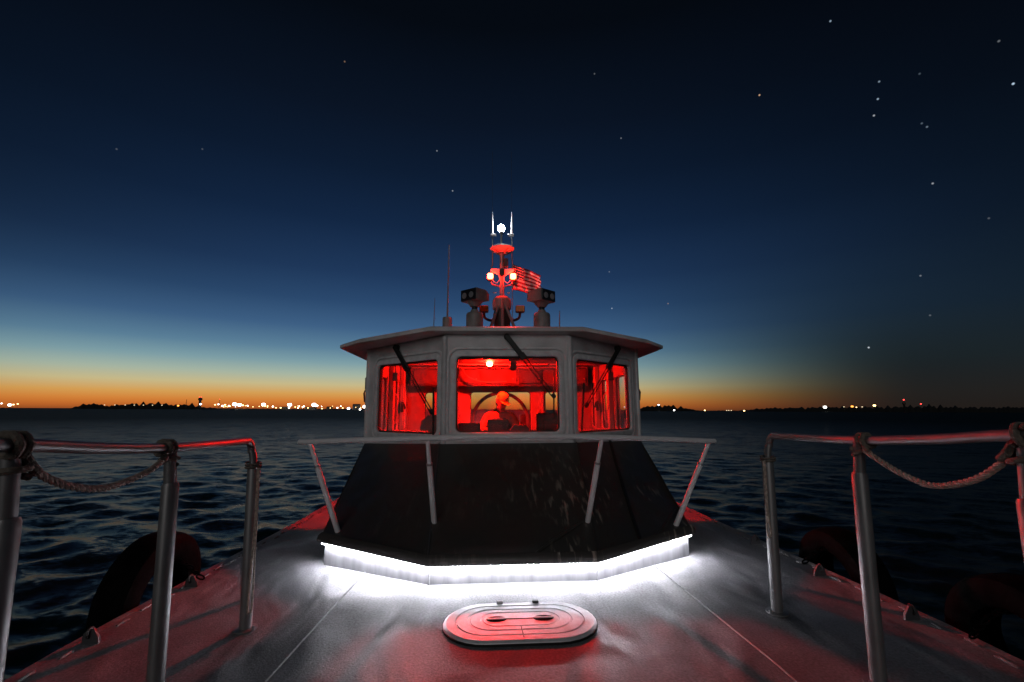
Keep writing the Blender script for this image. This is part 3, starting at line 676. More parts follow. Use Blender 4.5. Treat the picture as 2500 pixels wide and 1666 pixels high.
wall('wall', b1, b0, .0, ZT-.06, [(.35, .75, .85, 1.46), (1.10, .72, 2.16, 1.465), (2.45, .75, 2.95, 1.46)])
for p in (f0, f1, s0, s1):
    obj('corner_post', MB().tube([(p[0], p[1]+.012, .0), (p[0], p[1]+.012, ZT-.035)], .03, 12), 'cabin_paint', boat)
# roof with overhanging eaves
rp = [(CX-.80, 4.60), (CX+.80, 4.60), (CX+1.70, 5.24), (CX+2.0, 5.58), (CX+2.02, 8.45), (CX-2.02, 8.45), (CX-2.0, 5.58), (CX-1.70, 5.24)]
def rz(x, y): return 1.985-.028*max(0, abs(x-CX)-.7)**1.2-.012*max(0, y-4.6)
mb = MB(); ins = lambda k: [((x-CX)*k+CX, (y-6.4)*k+6.4) for x, y in rp]
mb.rings([[V(x, y, rz(x, y)-.050) for x, y in ins(.985)], [V(x, y, rz(x, y)-.034) for x, y in ins(1)], [V(x, y, rz(x, y)) for x, y in ins(1)], [V(x, y, rz(x, y)+.016) for x, y in ins(.985)], [V(x, y, rz(x, y)+.02) for x, y in ins(.3)]])
roof = obj('roof', mb, 'cabin_paint', boat, sharp=40)
# interior shell
obj('cabin_floor', MB().prism([(CX-.62, 4.78), (CX+.62, 4.78), (CX+1.57, 5.65), (CX+1.57, 8.03), (CX-1.57, 8.03), (CX-1.57, 5.65)], .004, .02), 'gear_dark', boat)
obj('ceiling', MB().prism([(CX-.62, 4.77), (CX+.62, 4.77), (CX+1.58, 5.65), (CX+1.58, 8.03), (CX-1.58, 8.03), (CX-1.58, 5.65)], 1.845, 1.86), 'ceiling_panel', boat)
obj('overhead_locker', MB().box((CX, 7.85, 1.70), (3.0, .36, .28), ch=.015), 'ceiling_panel', boat)
mat('locker_shade_dark', (.035, .034, .034), .5, var=.3, scale=9); mat('locker_shade_mid', (.075, .072, .07), .5, var=.25, scale=7)  # door tones imitate the shaded patches along the overhead locker
for i, (x, w, m_, d) in enumerate(((-1.16, .56, 'ceiling_panel', .012), (-.60, .50, 'locker_shade_mid', .012), (-.02, .60, 'ceiling_panel', .03), (.50, .38, 'locker_shade_dark', .06), (.93, .42, 'locker_shade_mid', .012), (1.31, .30, 'ceiling_panel', .012))):
    mb = MB(); mb.box((CX+x, 7.668-d/2, 1.70), (w, d, .235), ch=.005); ld_ = obj('locker_door', mb, m_, boat)
    mb = MB(); mb.lathe([(.014, 0), (.014, .012), (.009, .018)], (CX+x+w*.4, 7.668-d, 1.66), (0, -1, 0), n=10); obj('knob', mb, 'steel', ld_)
mb = MB(); mb.tube(smooth([V(CX-.62, 7.5, 1.82), V(CX-.55, 7.4, 1.70), V(CX-.40, 7.35, 1.62), V(CX-.2, 7.35, 1.585), V(CX+.1, 7.4, 1.60)], 6), .012, 8); obj('conduit', mb, 'interior_paint', boat)
for x, y in ((-.75, 5.9), (.62, 5.8), (.85, 6.6), (-.55, 7.1)):
    mb = MB(); mb.lathe([(.065, 1.846), (.065, 1.832), (.045, 1.822), (.02, 1.82)], (CX+x, y, 0)); obj('speaker_grille', mb, 'gear_dark', boat)
for y in (5.45, 6.15, 6.95, 7.5): obj('ceiling_batten', MB().box((CX, y, 1.835), (1.2 if y < 5.6 else 2.9, .05, .022), ch=.004), 'interior_paint', boat)
for x, z, w, h in ((-.95, .55, .3, .4), (.98, .60, .3, .5)):
    mb = MB(); mb.box((CX+x, 7.98, z), (w, .08, h), ch=.012); obj('bulkhead_box', mb, 'gear_dark', boat)
obj('overhead_trim', MB().box((CX, 7.66, 1.555), (3.0, .02, .022)), 'gear_dark', boat)
for x in (-1.1, -.72, .74, 1.12): obj('bulkhead_stile', MB().box((CX+x, 8.02, .95), (.07, .03, 1.15), ch=.008), 'interior_paint', boat)
for s in (-1, 1):
    for y in (6.52, 7.32):
        st = obj('door_post', MB().box((CX+s*1.55, y, .93), (.07, .11, 1.80), ch=.01), 'interior_paint', boat)
    mb = MB(); x = CX+s*1.50; mb.tube([(x+s*.04, 6.62, .95), (x, 6.63, 1.0), (x, 6.63, 1.35), (x+s*.04, 6.62, 1.40)], .013, 8); obj('grab_bar', mb, 'steel', boat)
    mb = MB(); x = CX+s*1.53; mb.box((x, 7.22, 1.2), (.04, .05, .16), ch=.01); mb.tube([(x-s*.02, 7.22, 1.25), (x-s*.05, 7.17, 1.18)], .012, 8); obj('door_latch', mb, 'black', boat)
    mb = MB(); x = CX+s*1.66; mb.tube([(x, 5.74, 1.395), (x+s*.055, 5.72, 1.39), (x+s*.065, 5.72, 1.36), (x+s*.055, 5.72, 1.26), (x, 5.72, 1.22)], .011, 8); obj('grab_handle', mb, 'black', boat)
    mb = MB(); x = CX+s*1.35; mb.tube([(x, 5.72, 1.845), (x, 5.70, 1.60)], .008, 6); mb.box((x, 5.70, 1.56), (.06, .05, .10), ch=.008); obj('hanging_handset', mb, 'gear_dark', boat)
    obj('side_shelf', MB().box((CX+s*1.25, 6.1, .86), (.5, .9, .035), ch=.006), 'interior_paint', boat)
# dashboard with monitors
con = obj('console', MB().hull([V(CX+x, y, z) for x, y, z in ((-.85, 4.95, .02), (.95, 4.95, .02), (-1.0, 5.62, .02), (1.1, 5.62, .02), (-.8, 4.95, .84), (.9, 4.95, .84), (-1.0, 5.5, .84), (1.1, 5.5, .84), (-1.0, 5.66, .74), (1.1, 5.66, .74))]), 'gear_dark', boat)
for x, w, ht, y in ((-.42, .26, .16, 5.38), (-.085, .25, .20, 5.40), (.515, .31, .27, 5.36)):
    mb = MB(); mb.box((CX+x, y, .84+ht/2+.004), (w, .09, ht-.01), ch=.016); mo = obj('monitor', mb, 'black', con)
    mb = MB(); mb.box((CX+x, y-.052, .84+ht*.5), (w*.5, .016, ht*.45), ch=.005); obj('back_cover', mb, 'gear_dark', mo)
    mb = MB(); mb.box((CX+x, y+.02, .842), (w*.4, .12, .02), ch=.004); obj('foot', mb, 'black', mo)
mb = MB(); mb.rings([[V(CX+.165+x, y, .838) for x, y in ((-.11, 5.30), (.11, 5.30), (.11, 5.46), (-.11, 5.46))], [V(CX+.165+x, y, .93) for x, y in ((-.105, 5.31), (.105, 5.31), (.105, 5.45), (-.105, 5.45))], [V(CX+.165+x, y, .972) for x, y in ((-.07, 5.33), (.07, 5.33), (.07, 5.43), (-.07, 5.43))]]); obj('instrument_hood', mb, 'black', con)
for x in (-.62, -.25, -.02, .28, .33, .75): mb = MB(); mb.lathe([(.016, .842), (.016, .862), (.011, .870)], (CX+x, 5.2, 0), n=10); obj('knob', mb, 'steel', con)
# overhead gear and the red dome lamp
lamp = bpy.data.objects.new('dome_lamp', None); C.objects.link(lamp); lamp.parent = boat; lamp['label'] = 'glowing red dome lamp on the wheelhouse ceiling'
LP = V(-.150, 6.60, 1.806)
obj('bulb', MB().ball(LP, .040, 10, (1, 1, .8)), 'cabin_lamp', lamp)
obj('lamp_base', MB().lathe([(.075, 1.846), (.075, 1.836), (.05, 1.832)], (LP.x, LP.y, 0)), 'interior_paint', lamp)
for x, y, z, w, h, d in ((.10, 5.25, 1.775, .14, .13, .16), (.42, 5.25, 1.785, .28, .11, .2), (-.35, 5.3, 1.79, .16, .1, .16)):
    mb = MB(); mb.box((CX+x, y, z), (w, d, h), ch=.01); r_ = obj('radio_unit', mb, 'black', boat)
    mb = MB(); mb.lathe([(.015, 0), (.012, .02)], (CX+x-w*.25, y-d/2, z), (0, -1, 0), n=10); obj('knob', mb, 'steel', r_)
mb = MB(); mb.tube([(CX+.10, 5.45, 1.845), (CX+.10, 5.45, 1.72)], .006, 6); mb.box((CX+.10, 5.45, 1.67), (.075, .05, .11), ch=.012); obj('hand_microphone', mb, 'black', boat)
mb = MB(); mb.tube(arc((CX-.12, 5.6, 1.80), .16, PI*1.15, PI*1.5, 8, (1, 0, 0), (0, 0, 1)), .006, 6); obj('coiled_cable', mb, 'steel', boat)
mb = MB(); mb.tube(arc((CX+.38, 5.6, 1.80), .2, PI*1.55, PI*1.9, 8, (1, 0, 0), (0, 0, 1)), .006, 6); obj('coiled_cable', mb, 'steel', boat)
# seats
def seat(x, y, top, lab):
    t = bpy.data.objects.new('helm_seat', None); C.objects.link(t); t.parent = boat; t['label'] = lab
    obj('pedestal', MB().lathe([(.16, .02), (.15, .04), (.05, .06), (.05, .42)], (x, y, 0)), 'gear_dark', t)
    obj('cushion', MB().box((x, y, .47), (.48, .46, .11), ch=.035), 'gear_dark', t)
    mb = MB(); mb.rings([[V(x+a*w, y+.22+d, z) for a, d in ((-1, -.04), (1, -.04), (1, .05), (-1, .05))] for z, w, d in ((.5, .22, 0), (.8, .24, 0), (top-.08, .22, 0), (top, .13, 0))]); obj('backrest', mb, 'gear_dark', t)
seat(.0, 7.07, 1.02, 'helm seat behind the console, under the person'); seat(-.86, 6.15, 1.08, 'empty seat behind the left front window')

# ---- added unseen red lamps, hooded to cut the red patches on the side decks
lamp_mat('side_red', (1, .006, .004), 80000)
for s in (-1, 1):
    x, y, z = CX+s*1.72, 6.0, 1.52
    sd = obj('added_side_light', MB().box((x, y, z+.05), (.10, .12, .012), ch=.002), 'gear_dark', boat); sd['label'] = 'added hooded red lamp, source unseen, casting the red patch on the side deck'
    mb = MB(); mb.box((x, y-.085, z-.033), (.10, .006, .145)); mb.box((x, y+.057, z-.02), (.10, .006, .13)); mb.box((x, y-.012, z+.04), (.10, .15, .006)); mb.box((x-s*.047, y-.012, z-.03), (.006, .15, .15)); mb.box((x+s*.047, y-.012, z-.005), (.006, .15, .10)); obj('hood', mb, 'gear_dark', sd)
    obj('bulb', MB().ball((x, y, z), .006, 5), 'side_red', sd)

# ---- wipers
def wiper(org, ud, sgn, piv, elbow, blade, lab):
    """2D points (s, z) on a wall plane"""
    ud = Vector(ud).normalized(); n = ud.cross(V(0, 0, 1)); P = lambda q, d=.05: Vector(org)+ud*q[0]+V(0, 0, q[1])+n*d
    t = bpy.data.objects.new('wiper', None); C.objects.link(t); t.parent = boat; t['label'] = lab
    d = (Vector(elbow)-Vector(piv)).normalized(); pr = V(-d.y, d.x)*.018
    mid = (Vector(piv)*.66+Vector(elbow)*.34)
    mb = MB()
    M = Matrix((ud, V(0, 0, 1), n)).transposed()
    ang = math.atan2(d.y, d.x); rot = M @ Matrix.Rotation(ang, 3, 'Z')
    mb.box(P((Vector(piv)+mid)/2, .05), ((mid-Vector(piv)).length+.03, .052, .03), rot, ch=.006); obj('drive_arm', mb, 'black', t)
    mb = MB(); mb.lathe([(.03, -.01), (.03, .04), (.02, .05)], P(piv, .01), n, 14); obj('pivot', mb, 'black', t)
    mb = MB(); mb.box(P(mid, .052), (.075, .07, .035), rot, ch=.008); obj('clamp', mb, 'black', t)
    for s in (-1, 1):
        a = Vector(mid)+pr*s; b = Vector(elbow)+pr*s*.9; obj('arm', MB().tube([P(a), P(b)], .0062, 6), 'black', t)
    mb = MB(); mb.box(P(elbow, .048), (.05, .04, .03), rot, ch=.006); obj('blade_clip', mb, 'black', t)
    obj('blade', MB().box(P((Vector(blade[0])+Vector(blade[1]))/2, .036), (.013, (Vector(blade[1])-Vector(blade[0])).length, .02), M @ Matrix.Rotation(math.atan2(*(Vector(blade[1])-Vector(blade[0]))[:])*-1, 3, 'Z'), ch=.003), 'black', t)
wiper((f0[0], f0[1], 0), (1, 0, 0), 1, (.64, 1.90), (1.115, 1.285), ((1.115, 1.06), (1.125, 1.56)), 'pantograph wiper parked across the centre window')
wl = V(f0[0]-s0[0], f0[1]-s0[1], 0)
wiper((s0[0], s0[1], 0), wl, 1, (FL-.78, 1.86), (FL-.135, 1.13), ((FL-.115, .90), (FL-.125, 1.38)), 'pantograph wiper on the left front window')
wr_ = V(s1[0]-f1[0], s1[1]-f1[1], 0)
wiper((f1[0], f1[1], 0), wr_, -1, (.89, 1.86), (.205, 1.19), ((.125, .93), (.19, 1.42)), 'pantograph wiper on the right front window')

# ---- gear on the roof
def searchlight(x, y, s, lab):
    t = bpy.data.objects.new('searchlight', None); C.objects.link(t); t.parent = boat; t['label'] = lab
    obj('pedestal', MB().lathe([(.098, 1.985), (.098, 2.24), (.085, 2.262), (.05, 2.275), (.042, 2.30)], (x, y, 0)), 'gear_grey', t)
    obj('neck', MB().lathe([(.034, 2.295), (.034, 2.335)], (x, y, 0), n=14), 'black', t)
    obj('yoke', MB().lathe([(.05, 2.335), (.06, 2.35), (.10, 2.40), (.105, 2.415)], (x, y, 0), n=14), 'gear_grey', t)
    rot = Matrix.Rotation(s*R(42), 3, 'Z'); c = V(x, y, 2.462)
    W_, H_ = .12, .068
    mb = MB(); mb.hull([c+rot@V(a*W_, -.10, b*H_) for a in (-1, 1) for b in (-1, 1)]+[c+rot@V(a*W_, .06, b*H_) for a in (-1, 1) for b in (-1, 1)]+[c+rot@V(a*W_*.75, .15, b*H_*.62) for a in (-1, 1) for b in (-1, 1)]); hd = obj('head', mb, 'gear_grey', t)
    mb = MB(); mb.box(c+rot@V(0, -.107, 0), (.236, .012, .13), rot, ch=.003); obj('front_panel', mb, 'lens_dark', hd)
    for a in (-1, 1): mb = MB(); mb.lathe([(.034, 0), (.036, .006), (.028, .008)], c+rot@V(a*.055, -.1135, -.008), rot@V(0, -1, 0), n=16); obj('lens', mb, 'lens_glass', hd)
    mb = MB(); mb.box(c+rot@V(0, -.03, .073), (.04, .03, .012), rot, ch=.003); obj('top_lug', mb, 'steel', hd)
searchlight(-.33, 5.2, -1, 'twin lens searchlight turned outward on the left of the mast')
searchlight(.455, 5.2, 1, 'twin lens searchlight turned outward on the right of the mast')
def antenna(x, y, z1, r, lab, pot=False):
    t = bpy.data.objects.new('antenna', None); C.objects.link(t); t.parent = boat; t['label'] = lab
    obj('whip', MB().tube([(x, y, 1.98), (x, y, 2.27 if pot else 2.1), (x+.008, y, z1)], [r, r, r*.5], 8), 'gear_grey', t)
    obj('base_pot' if pot else 'base_nut', MB().lathe([(.058, 1.97), (.058, 2.255), (.052, 2.27), (.02, 2.275)] if pot else [(.018, 1.97), (.018, 2.02)], (x, y, 0)), 'gear_grey', t)
antenna(-.672, 5.5, 3.20, .011, 'tall whip antenna on a round pot at the left of the roof', True)
antenna(-.836, 5.5, 2.51, .006, 'short thin antenna at the left end of the roof')
antenna(.707, 5.5, 2.36, .009, 'short stub antenna right of the right searchlight')
MY = 5.7
mast = bpy.data.objects.new('mast', None); C.objects.link(mast); mast.parent = boat; mast['label'] = 'signal mast on a tripod in the middle of the roof'
obj('drum', MB().lathe([(.105, 1.96), (.105, 2.12), (.10, 2.13), (.115, 2.36), (.10, 2.41)], (.005, MY+.05, 0)), 'gear_dark', mast)
obj('dome', MB().lathe([(.095, 2.412), (.118, 2.43), (.124, 2.50), (.116, 2.56), (.07, 2.60), (.03, 2.61)], (.005, MY+.05, 0)), 'gear_grey', mast)
for a, b in (((-.215, MY-.12, 1.97), (-.02, MY-.04, 2.50)), ((.235, MY-.12, 1.97), (.03, MY-.04, 2.50)), ((.01, MY-.19, 1.97), (.005, MY-.06, 2.55))):
    obj('leg', MB().tube([a, b], .019, 10), 'rail_alu', mast)
mb = MB(); mb.box((-.195, MY-.12, 1.985), (.10, .08, .01), ch=.002); obj('foot_plate', mb, 'rail_alu', mast)
obj('pole', MB().tube([(.005, MY, 2.42), (.005, MY, 3.22)], .028, 14), 'rail_alu', mast)
mb = MB(); mb.lathe([(.02, 3.175), (.06, 3.185), (.135, 3.205), (.158, 3.222), (.16, 3.232), (.15, 3.24), (.03, 3.252)], (.01, MY, 0), n=32); pf = obj('platform', mb, 'white_fibre', mast)
for a in range(4): mb = MB(); d = V(math.cos(a*PI/2+.6), math.sin(a*PI/2+.6), 0); mb.tube([V(.01, MY, 3.15)+d*.03, V(.01, MY, 3.200)+d*.13], .009, 6); obj('rib', mb, 'rail_alu', pf)
obj('junction_box', MB().box((.055, MY-.01, 3.03), (.06, .06, .12), ch=.008), 'gear_dark', mast)
obj('junction_box', MB().box((.005, MY-.035, 2.90), (.07, .05, .09), ch=.008), 'gear_dark', mast)
for s in (-1, 1):
    x = .01+s*.138
    mb = MB(); mb.hull([V(.01+s*.02, MY-.02, z) for z in (2.86, 2.95)]+[V(.01+s*.02, MY+.02, z) for z in (2.86, 2.95)]+[V(x+s*.012, MY-.02, z) for z in (2.93, 2.955)]+[V(x+s*.012, MY+.02, z) for z in (2.93, 2.955)]); obj('bracket', mb, 'white_fibre', mast)
    obj('antenna_stay', MB().tube([(x, MY, 2.95), (x-s*.01, MY, 3.05), (x-s*.012, MY, 3.42)], .008, 8), 'rail_alu', mast)
    mb = MB(); mb.box((x-s*.022, MY, 3.415), (.075, .05, .02), ch=.003); obj('antenna_bracket', mb, 'white_fibre', mast)
    wa = obj('whip_antenna', MB().tube([(x-s*.012, MY, 3.42), (x-s*.011, MY, 3.64), (x-s*.011, MY, 3.74)], [.0125, .0105, .004], 8), 'white_fibre', mast); obj('tip', MB().tube([(x-s*.011, MY, 3.735), (x-s*.010, MY, 4.6)], .0016, 6), 'gear_dark', wa)  # thin dark upper length imitates the masthead light fading along the whip
    rl = bpy.data.objects.new('red_light', None); C.objects.link(rl); rl.parent = mast
    bpy.data.objects.remove(rl)
    rl = obj('red_light', MB().box((.001+s*.147, MY-.04, 2.847), (.072, .05, .072), ch=.014), 'mast_red', mast); rl['label'] = 'glowing red signal light on the mast'
    obj('light_housing', MB().box((.001+s*.147, MY+.012, 2.84), (.08, .05, .085), ch=.008), 'gear_dark', rl)
    obj('light_arm', MB().tube([(.001+s*.147, MY+.02, 2.80), (.001+s*.12, MY+.02, 2.75), (.005+s*.02, MY+.01, 2.72)], .011, 8), 'rail_alu', rl)
    mb = MB(); mb.tube(smooth([V(s*.12, MY-.05, 2.80), V(s*.07, MY-.07, 2.745), V(s*.03, MY-.05, 2.80), V(s*.03, MY-.03, 2.86)], 5), .006, 6); obj('cable', mb, 'white_fibre', mast)
    fl = obj('deck_floodlight', MB().box((.0+s*.225, MY-.16, 2.385), (.115, .08, .085), ch=.012), 'gear_dark', mast)
    obj('lens', MB().box((.0+s*.225, MY-.203, 2.385), (.10, .006, .07), ch=.002), 'amber_lens', fl)
    mb = MB(); mb.tube(smooth([V(s*.225, MY-.14, 2.345), V(s*.215, MY-.1, 2.29), V(s*.16, MY-.04, 2.27), V(s*.12, MY+.02, 2.28)], 5), .017, 8); obj('light_arm', mb, 'gear_dark', fl)
    mb = MB(); mb.box((s*.085, MY-.04, 2.625), (.035, .02, .014), ch=.003); obj('dome_lug', mb, 'steel', mast)
ml = obj('masthead_light', MB().ball((-.003, MY, 3.508), .046, 10, (1, 1, 1.1)), 'mast_white', mast); ml['label'] = 'white masthead light between the two antennas'
obj('light_stem', MB().tube([(0, MY, 3.24), (0, MY, 3.462)], .012, 8), 'rail_alu', ml)
obj('stem_cap', MB().lathe([(.03, 3.44), (.03, 3.458), (.02, 3.462)], (0, MY, 0), n=14), 'gear_dark', ml)

# ---- aft deck arch seen through the rear window
mb = MB(); mb.tube([V(-.47, 9.0, .0)]+arc((.07, 9.0, .93), .54, PI, 0, 18, (1, 0, 0), (0, 0, 1))+[V(.61, 9.0, .0)], .035, 10); obj('towing_arch', mb, 'gear_grey', boat)
mb = MB(); mb.box((.62, 9.3, .53), (.3, .4, 1.06), ch=.03); obj('aft_locker', mb, 'gear_dark', boat)

# ------------------------------------------------------------------ things on the boat
# flag
fb = V(.145, MY+.07, 2.70); fl = thing('flag', 'small striped national flag flying from the mast, lit red', 'flag', fb, boat=True)
def flag_pt(u, v):
    w = math.sin(u*10+v*1.5)*.030*u+math.sin(u*19-v*3.5)*.012*u+.006*math.sin(v*9+u*4)*u
    x = u*.385; z = v*.345*(1-.07*u)-.075*u**1.4+.045*u*u*(1-v)*.6+w*.6
    return V(x+.006*math.sin(v*20)*u**6, .16*u+w*1.3, z)
mb = MB(); mb.grid(flag_pt, 48, 30, True); cl = obj('cloth', mb, 'flag', fl, sharp=180)
so = cl.modifiers.new('thickness', 'SOLIDIFY'); so.thickness = .002
obj('halyard', MB().tube([(-.004, 0, -.66+.06), (-.004, 0, .40)], .004, 6), 'rope_dark', fl)
# ropes: three strand
def strand_rope(mb, path, r, turns=None, n=6):
    path = [Vector(p) for p in path]; L_ = sum((b-a).length for a, b in zip(path, path[1:])); turns = turns or L_/(r*5.2)
    # resample
    m = int(L_/(r*.55))+2; ds = [0]
    for a, b in zip(path, path[1:]): ds.append(ds[-1]+(b-a).length)
    pts = []
    for i in range(m):
        t = L_*i/(m-1); k = max(j for j in range(len(ds)) if ds[j] <= t+1e-9); k = min(k, len(path)-2); pts.append(path[k].lerp(path[k+1], (t-ds[k])/(ds[k+1]-ds[k]+1e-9)))
    for q in range(3):
        pp = []; nrm = None; pt = None
        for i, p in enumerate(pts):
            tt = (pts[min(i+1, m-1)]-pts[max(i-1, 0)]).normalized()
            if nrm is None: nrm = tt.orthogonal().normalized()
            else: nrm = pt.rotation_difference(tt)@nrm
            pt = tt; bn = tt.cross(nrm); a = 2*PI*(turns*i/(m-1)+q/3); pp.append(p+(nrm*math.cos(a)+bn*math.sin(a))*r*.5)
        mb.tube(pp, r*.56, n)
    return mb
def knot(mb, c, ax, R_, r, turns=2.3, pitch=.026):
    c = Vector(c); ax = Vector(ax).normalized(); u = ax.orthogonal().normalized(); w = ax.cross(u); n = int(18*turns)
    mb.tube([c+ax*(pitch*(i/18-turns/2))+(u*math.cos(2*PI*i/18)+w*math.sin(2*PI*i/18))*R_*(1+.05*math.sin(i*2.1)) for i in range(n+1)], r, 8); return mb
for s, pts, lab in ((-1, [(1.93, .955), (1.86, .925), (1.76, .905), (1.66, .897), (1.56, .915), (1.48, .945), (1.41, .985)], 'tan rope sagging between the posts of the left guardrail'),
                    (1, [(1.96, .965), (1.90, .935), (1.81, .895), (1.72, .868), (1.66, .862), (1.58, .878), (1.49, .915), (1.41, .975)], 'tan rope sagging between the posts of the right guardrail')):
    b = V(s*1.49, 1.66, .9); t = thing('rope', lab, 'rope', b, boat=True)
    mb = MB(); strand_rope(mb, smooth([V(s*1.47, y, z) for y, z in pts], 5), .0118); obj('line', mb, 'rope', t, off=b)
    mb = MB(); knot(mb, (s*1.497, 1.985, 1.004), (0, -1, .05), .027, .0105); knot(mb, (s*1.488, 2.0, .955), (0, .25, 1), .030, .009, 1.3)
    mb.tube([(s*1.48, 1.965, .985), (s*1.472, 1.95, .965), (s*1.47, 1.93, .955)], .012, 8); obj('knot', mb, 'rope_dark', t, off=b)
    mb = MB(); knot(mb, (s*1.482, 1.352, 1.062), (0, -1, .05), .030, .012, 1.8); knot(mb, (s*1.488, 1.37, .99), (0, .1, 1), .031, .010, 1.3)
    mb.tube([(s*1.478, 1.385, 1.03), (s*1.47, 1.40, 1.0), (s*1.47, 1.42, .98)], .0135, 8); obj('knot', mb, 'rope_dark', t, off=b)
    kb = V(s*1.43, 2.69, .5); t = thing('lanyard', 'thin cord looped down the %s of the front post of the %s guardrail' % (('right side', 'left') if s < 0 else ('left side', 'right')), 'cord', kb, boat=True)
    zl = .10 if s < 0 else .42; x = s*1.442
    mb = MB(); mb.tube(smooth([V(x+s*.006, 2.668, .84), V(x-.002*s, 2.665, .6), V(x, 2.665, .3+zl*.5), V(x+s*.004, 2.665, zl+.02), V(x-s*.012, 2.66, zl), V(x-s*.02, 2.66, zl+.05), V(x-s*.012, 2.66, .55), V(x-s*.002, 2.668, .84)], 5), .0055, 7)
    obj('cord', mb, 'rope', t, off=kb); mb = MB(); knot(mb, (s*1.489, 2.70, .85), (0, 0, 1), .038, .006, 2.4, .014); obj('knot', mb, 'rope_dark', t, off=kb)
# tyre fenders
def tyre(x, y, z, Ro, lab, tilt=0.):
    s = 1 if x > 0 else -1; t = thing('tyre_fender', lab, 'tyre', (x, y, z), 'tyre fenders hung along the hull', boat=True)
    w = .115; prof = [(Ro*.56, -w*.55), (Ro*.60, -w*.8), (Ro*.74, -w*1.0), (Ro*.90, -w*.92), (Ro*.965, -w*.8), (Ro, -w*.5), (Ro*1.005, 0), (Ro, w*.5), (Ro*.965, w*.8), (Ro*.90, w*.92), (Ro*.74, w), (Ro*.60, w*.8), (Ro*.56, w*.55), (Ro*.62, w*.45), (Ro*.80, w*.7), (Ro*.9, 0), (Ro*.80, -w*.7), (Ro*.62, -w*.45), (Ro*.56, -w*.55)]
    M3 = Matrix.Rotation(tilt, 3, 'Y')
    o = obj('casing', MB().lathe(prof, (0, 0, 0), M3@V(1, 0, 0), 40, caps=False), 'rubber', t)
    mb = MB(); e = V(-s*.28, random.uniform(-.1, .1), -z+.035)
    for i in range(9):
        p = V(-s*.02, 0, Ro*.55).lerp(e, i/8)+V(0, 0, .05*math.sin(PI*i/8)); d = (e-V(-s*.02, 0, Ro*.55)).normalized(); sd = V(0, 1, 0) if i % 2 else d.cross(V(0, 1, 0)).normalized()
        mb.tube([p+d*.026*math.cos(a)+sd*.013*math.sin(a) for a in [2*PI*j/10 for j in range(10)]], .0055, 5, closed=True)
    obj('chain', mb, 'rubber', t)
tyre(-2.41, 3.36, -.05, .39, 'big black tyre fender over the left hull edge, behind the posts', R(4))
tyre(2.43, 3.42, -.10, .36, 'black tyre fender over the right hull edge between the two posts', R(-6))
tyre(2.50, 2.30, -.06, .36, 'dark tyre fender cut off by the right edge of the picture', R(-4))

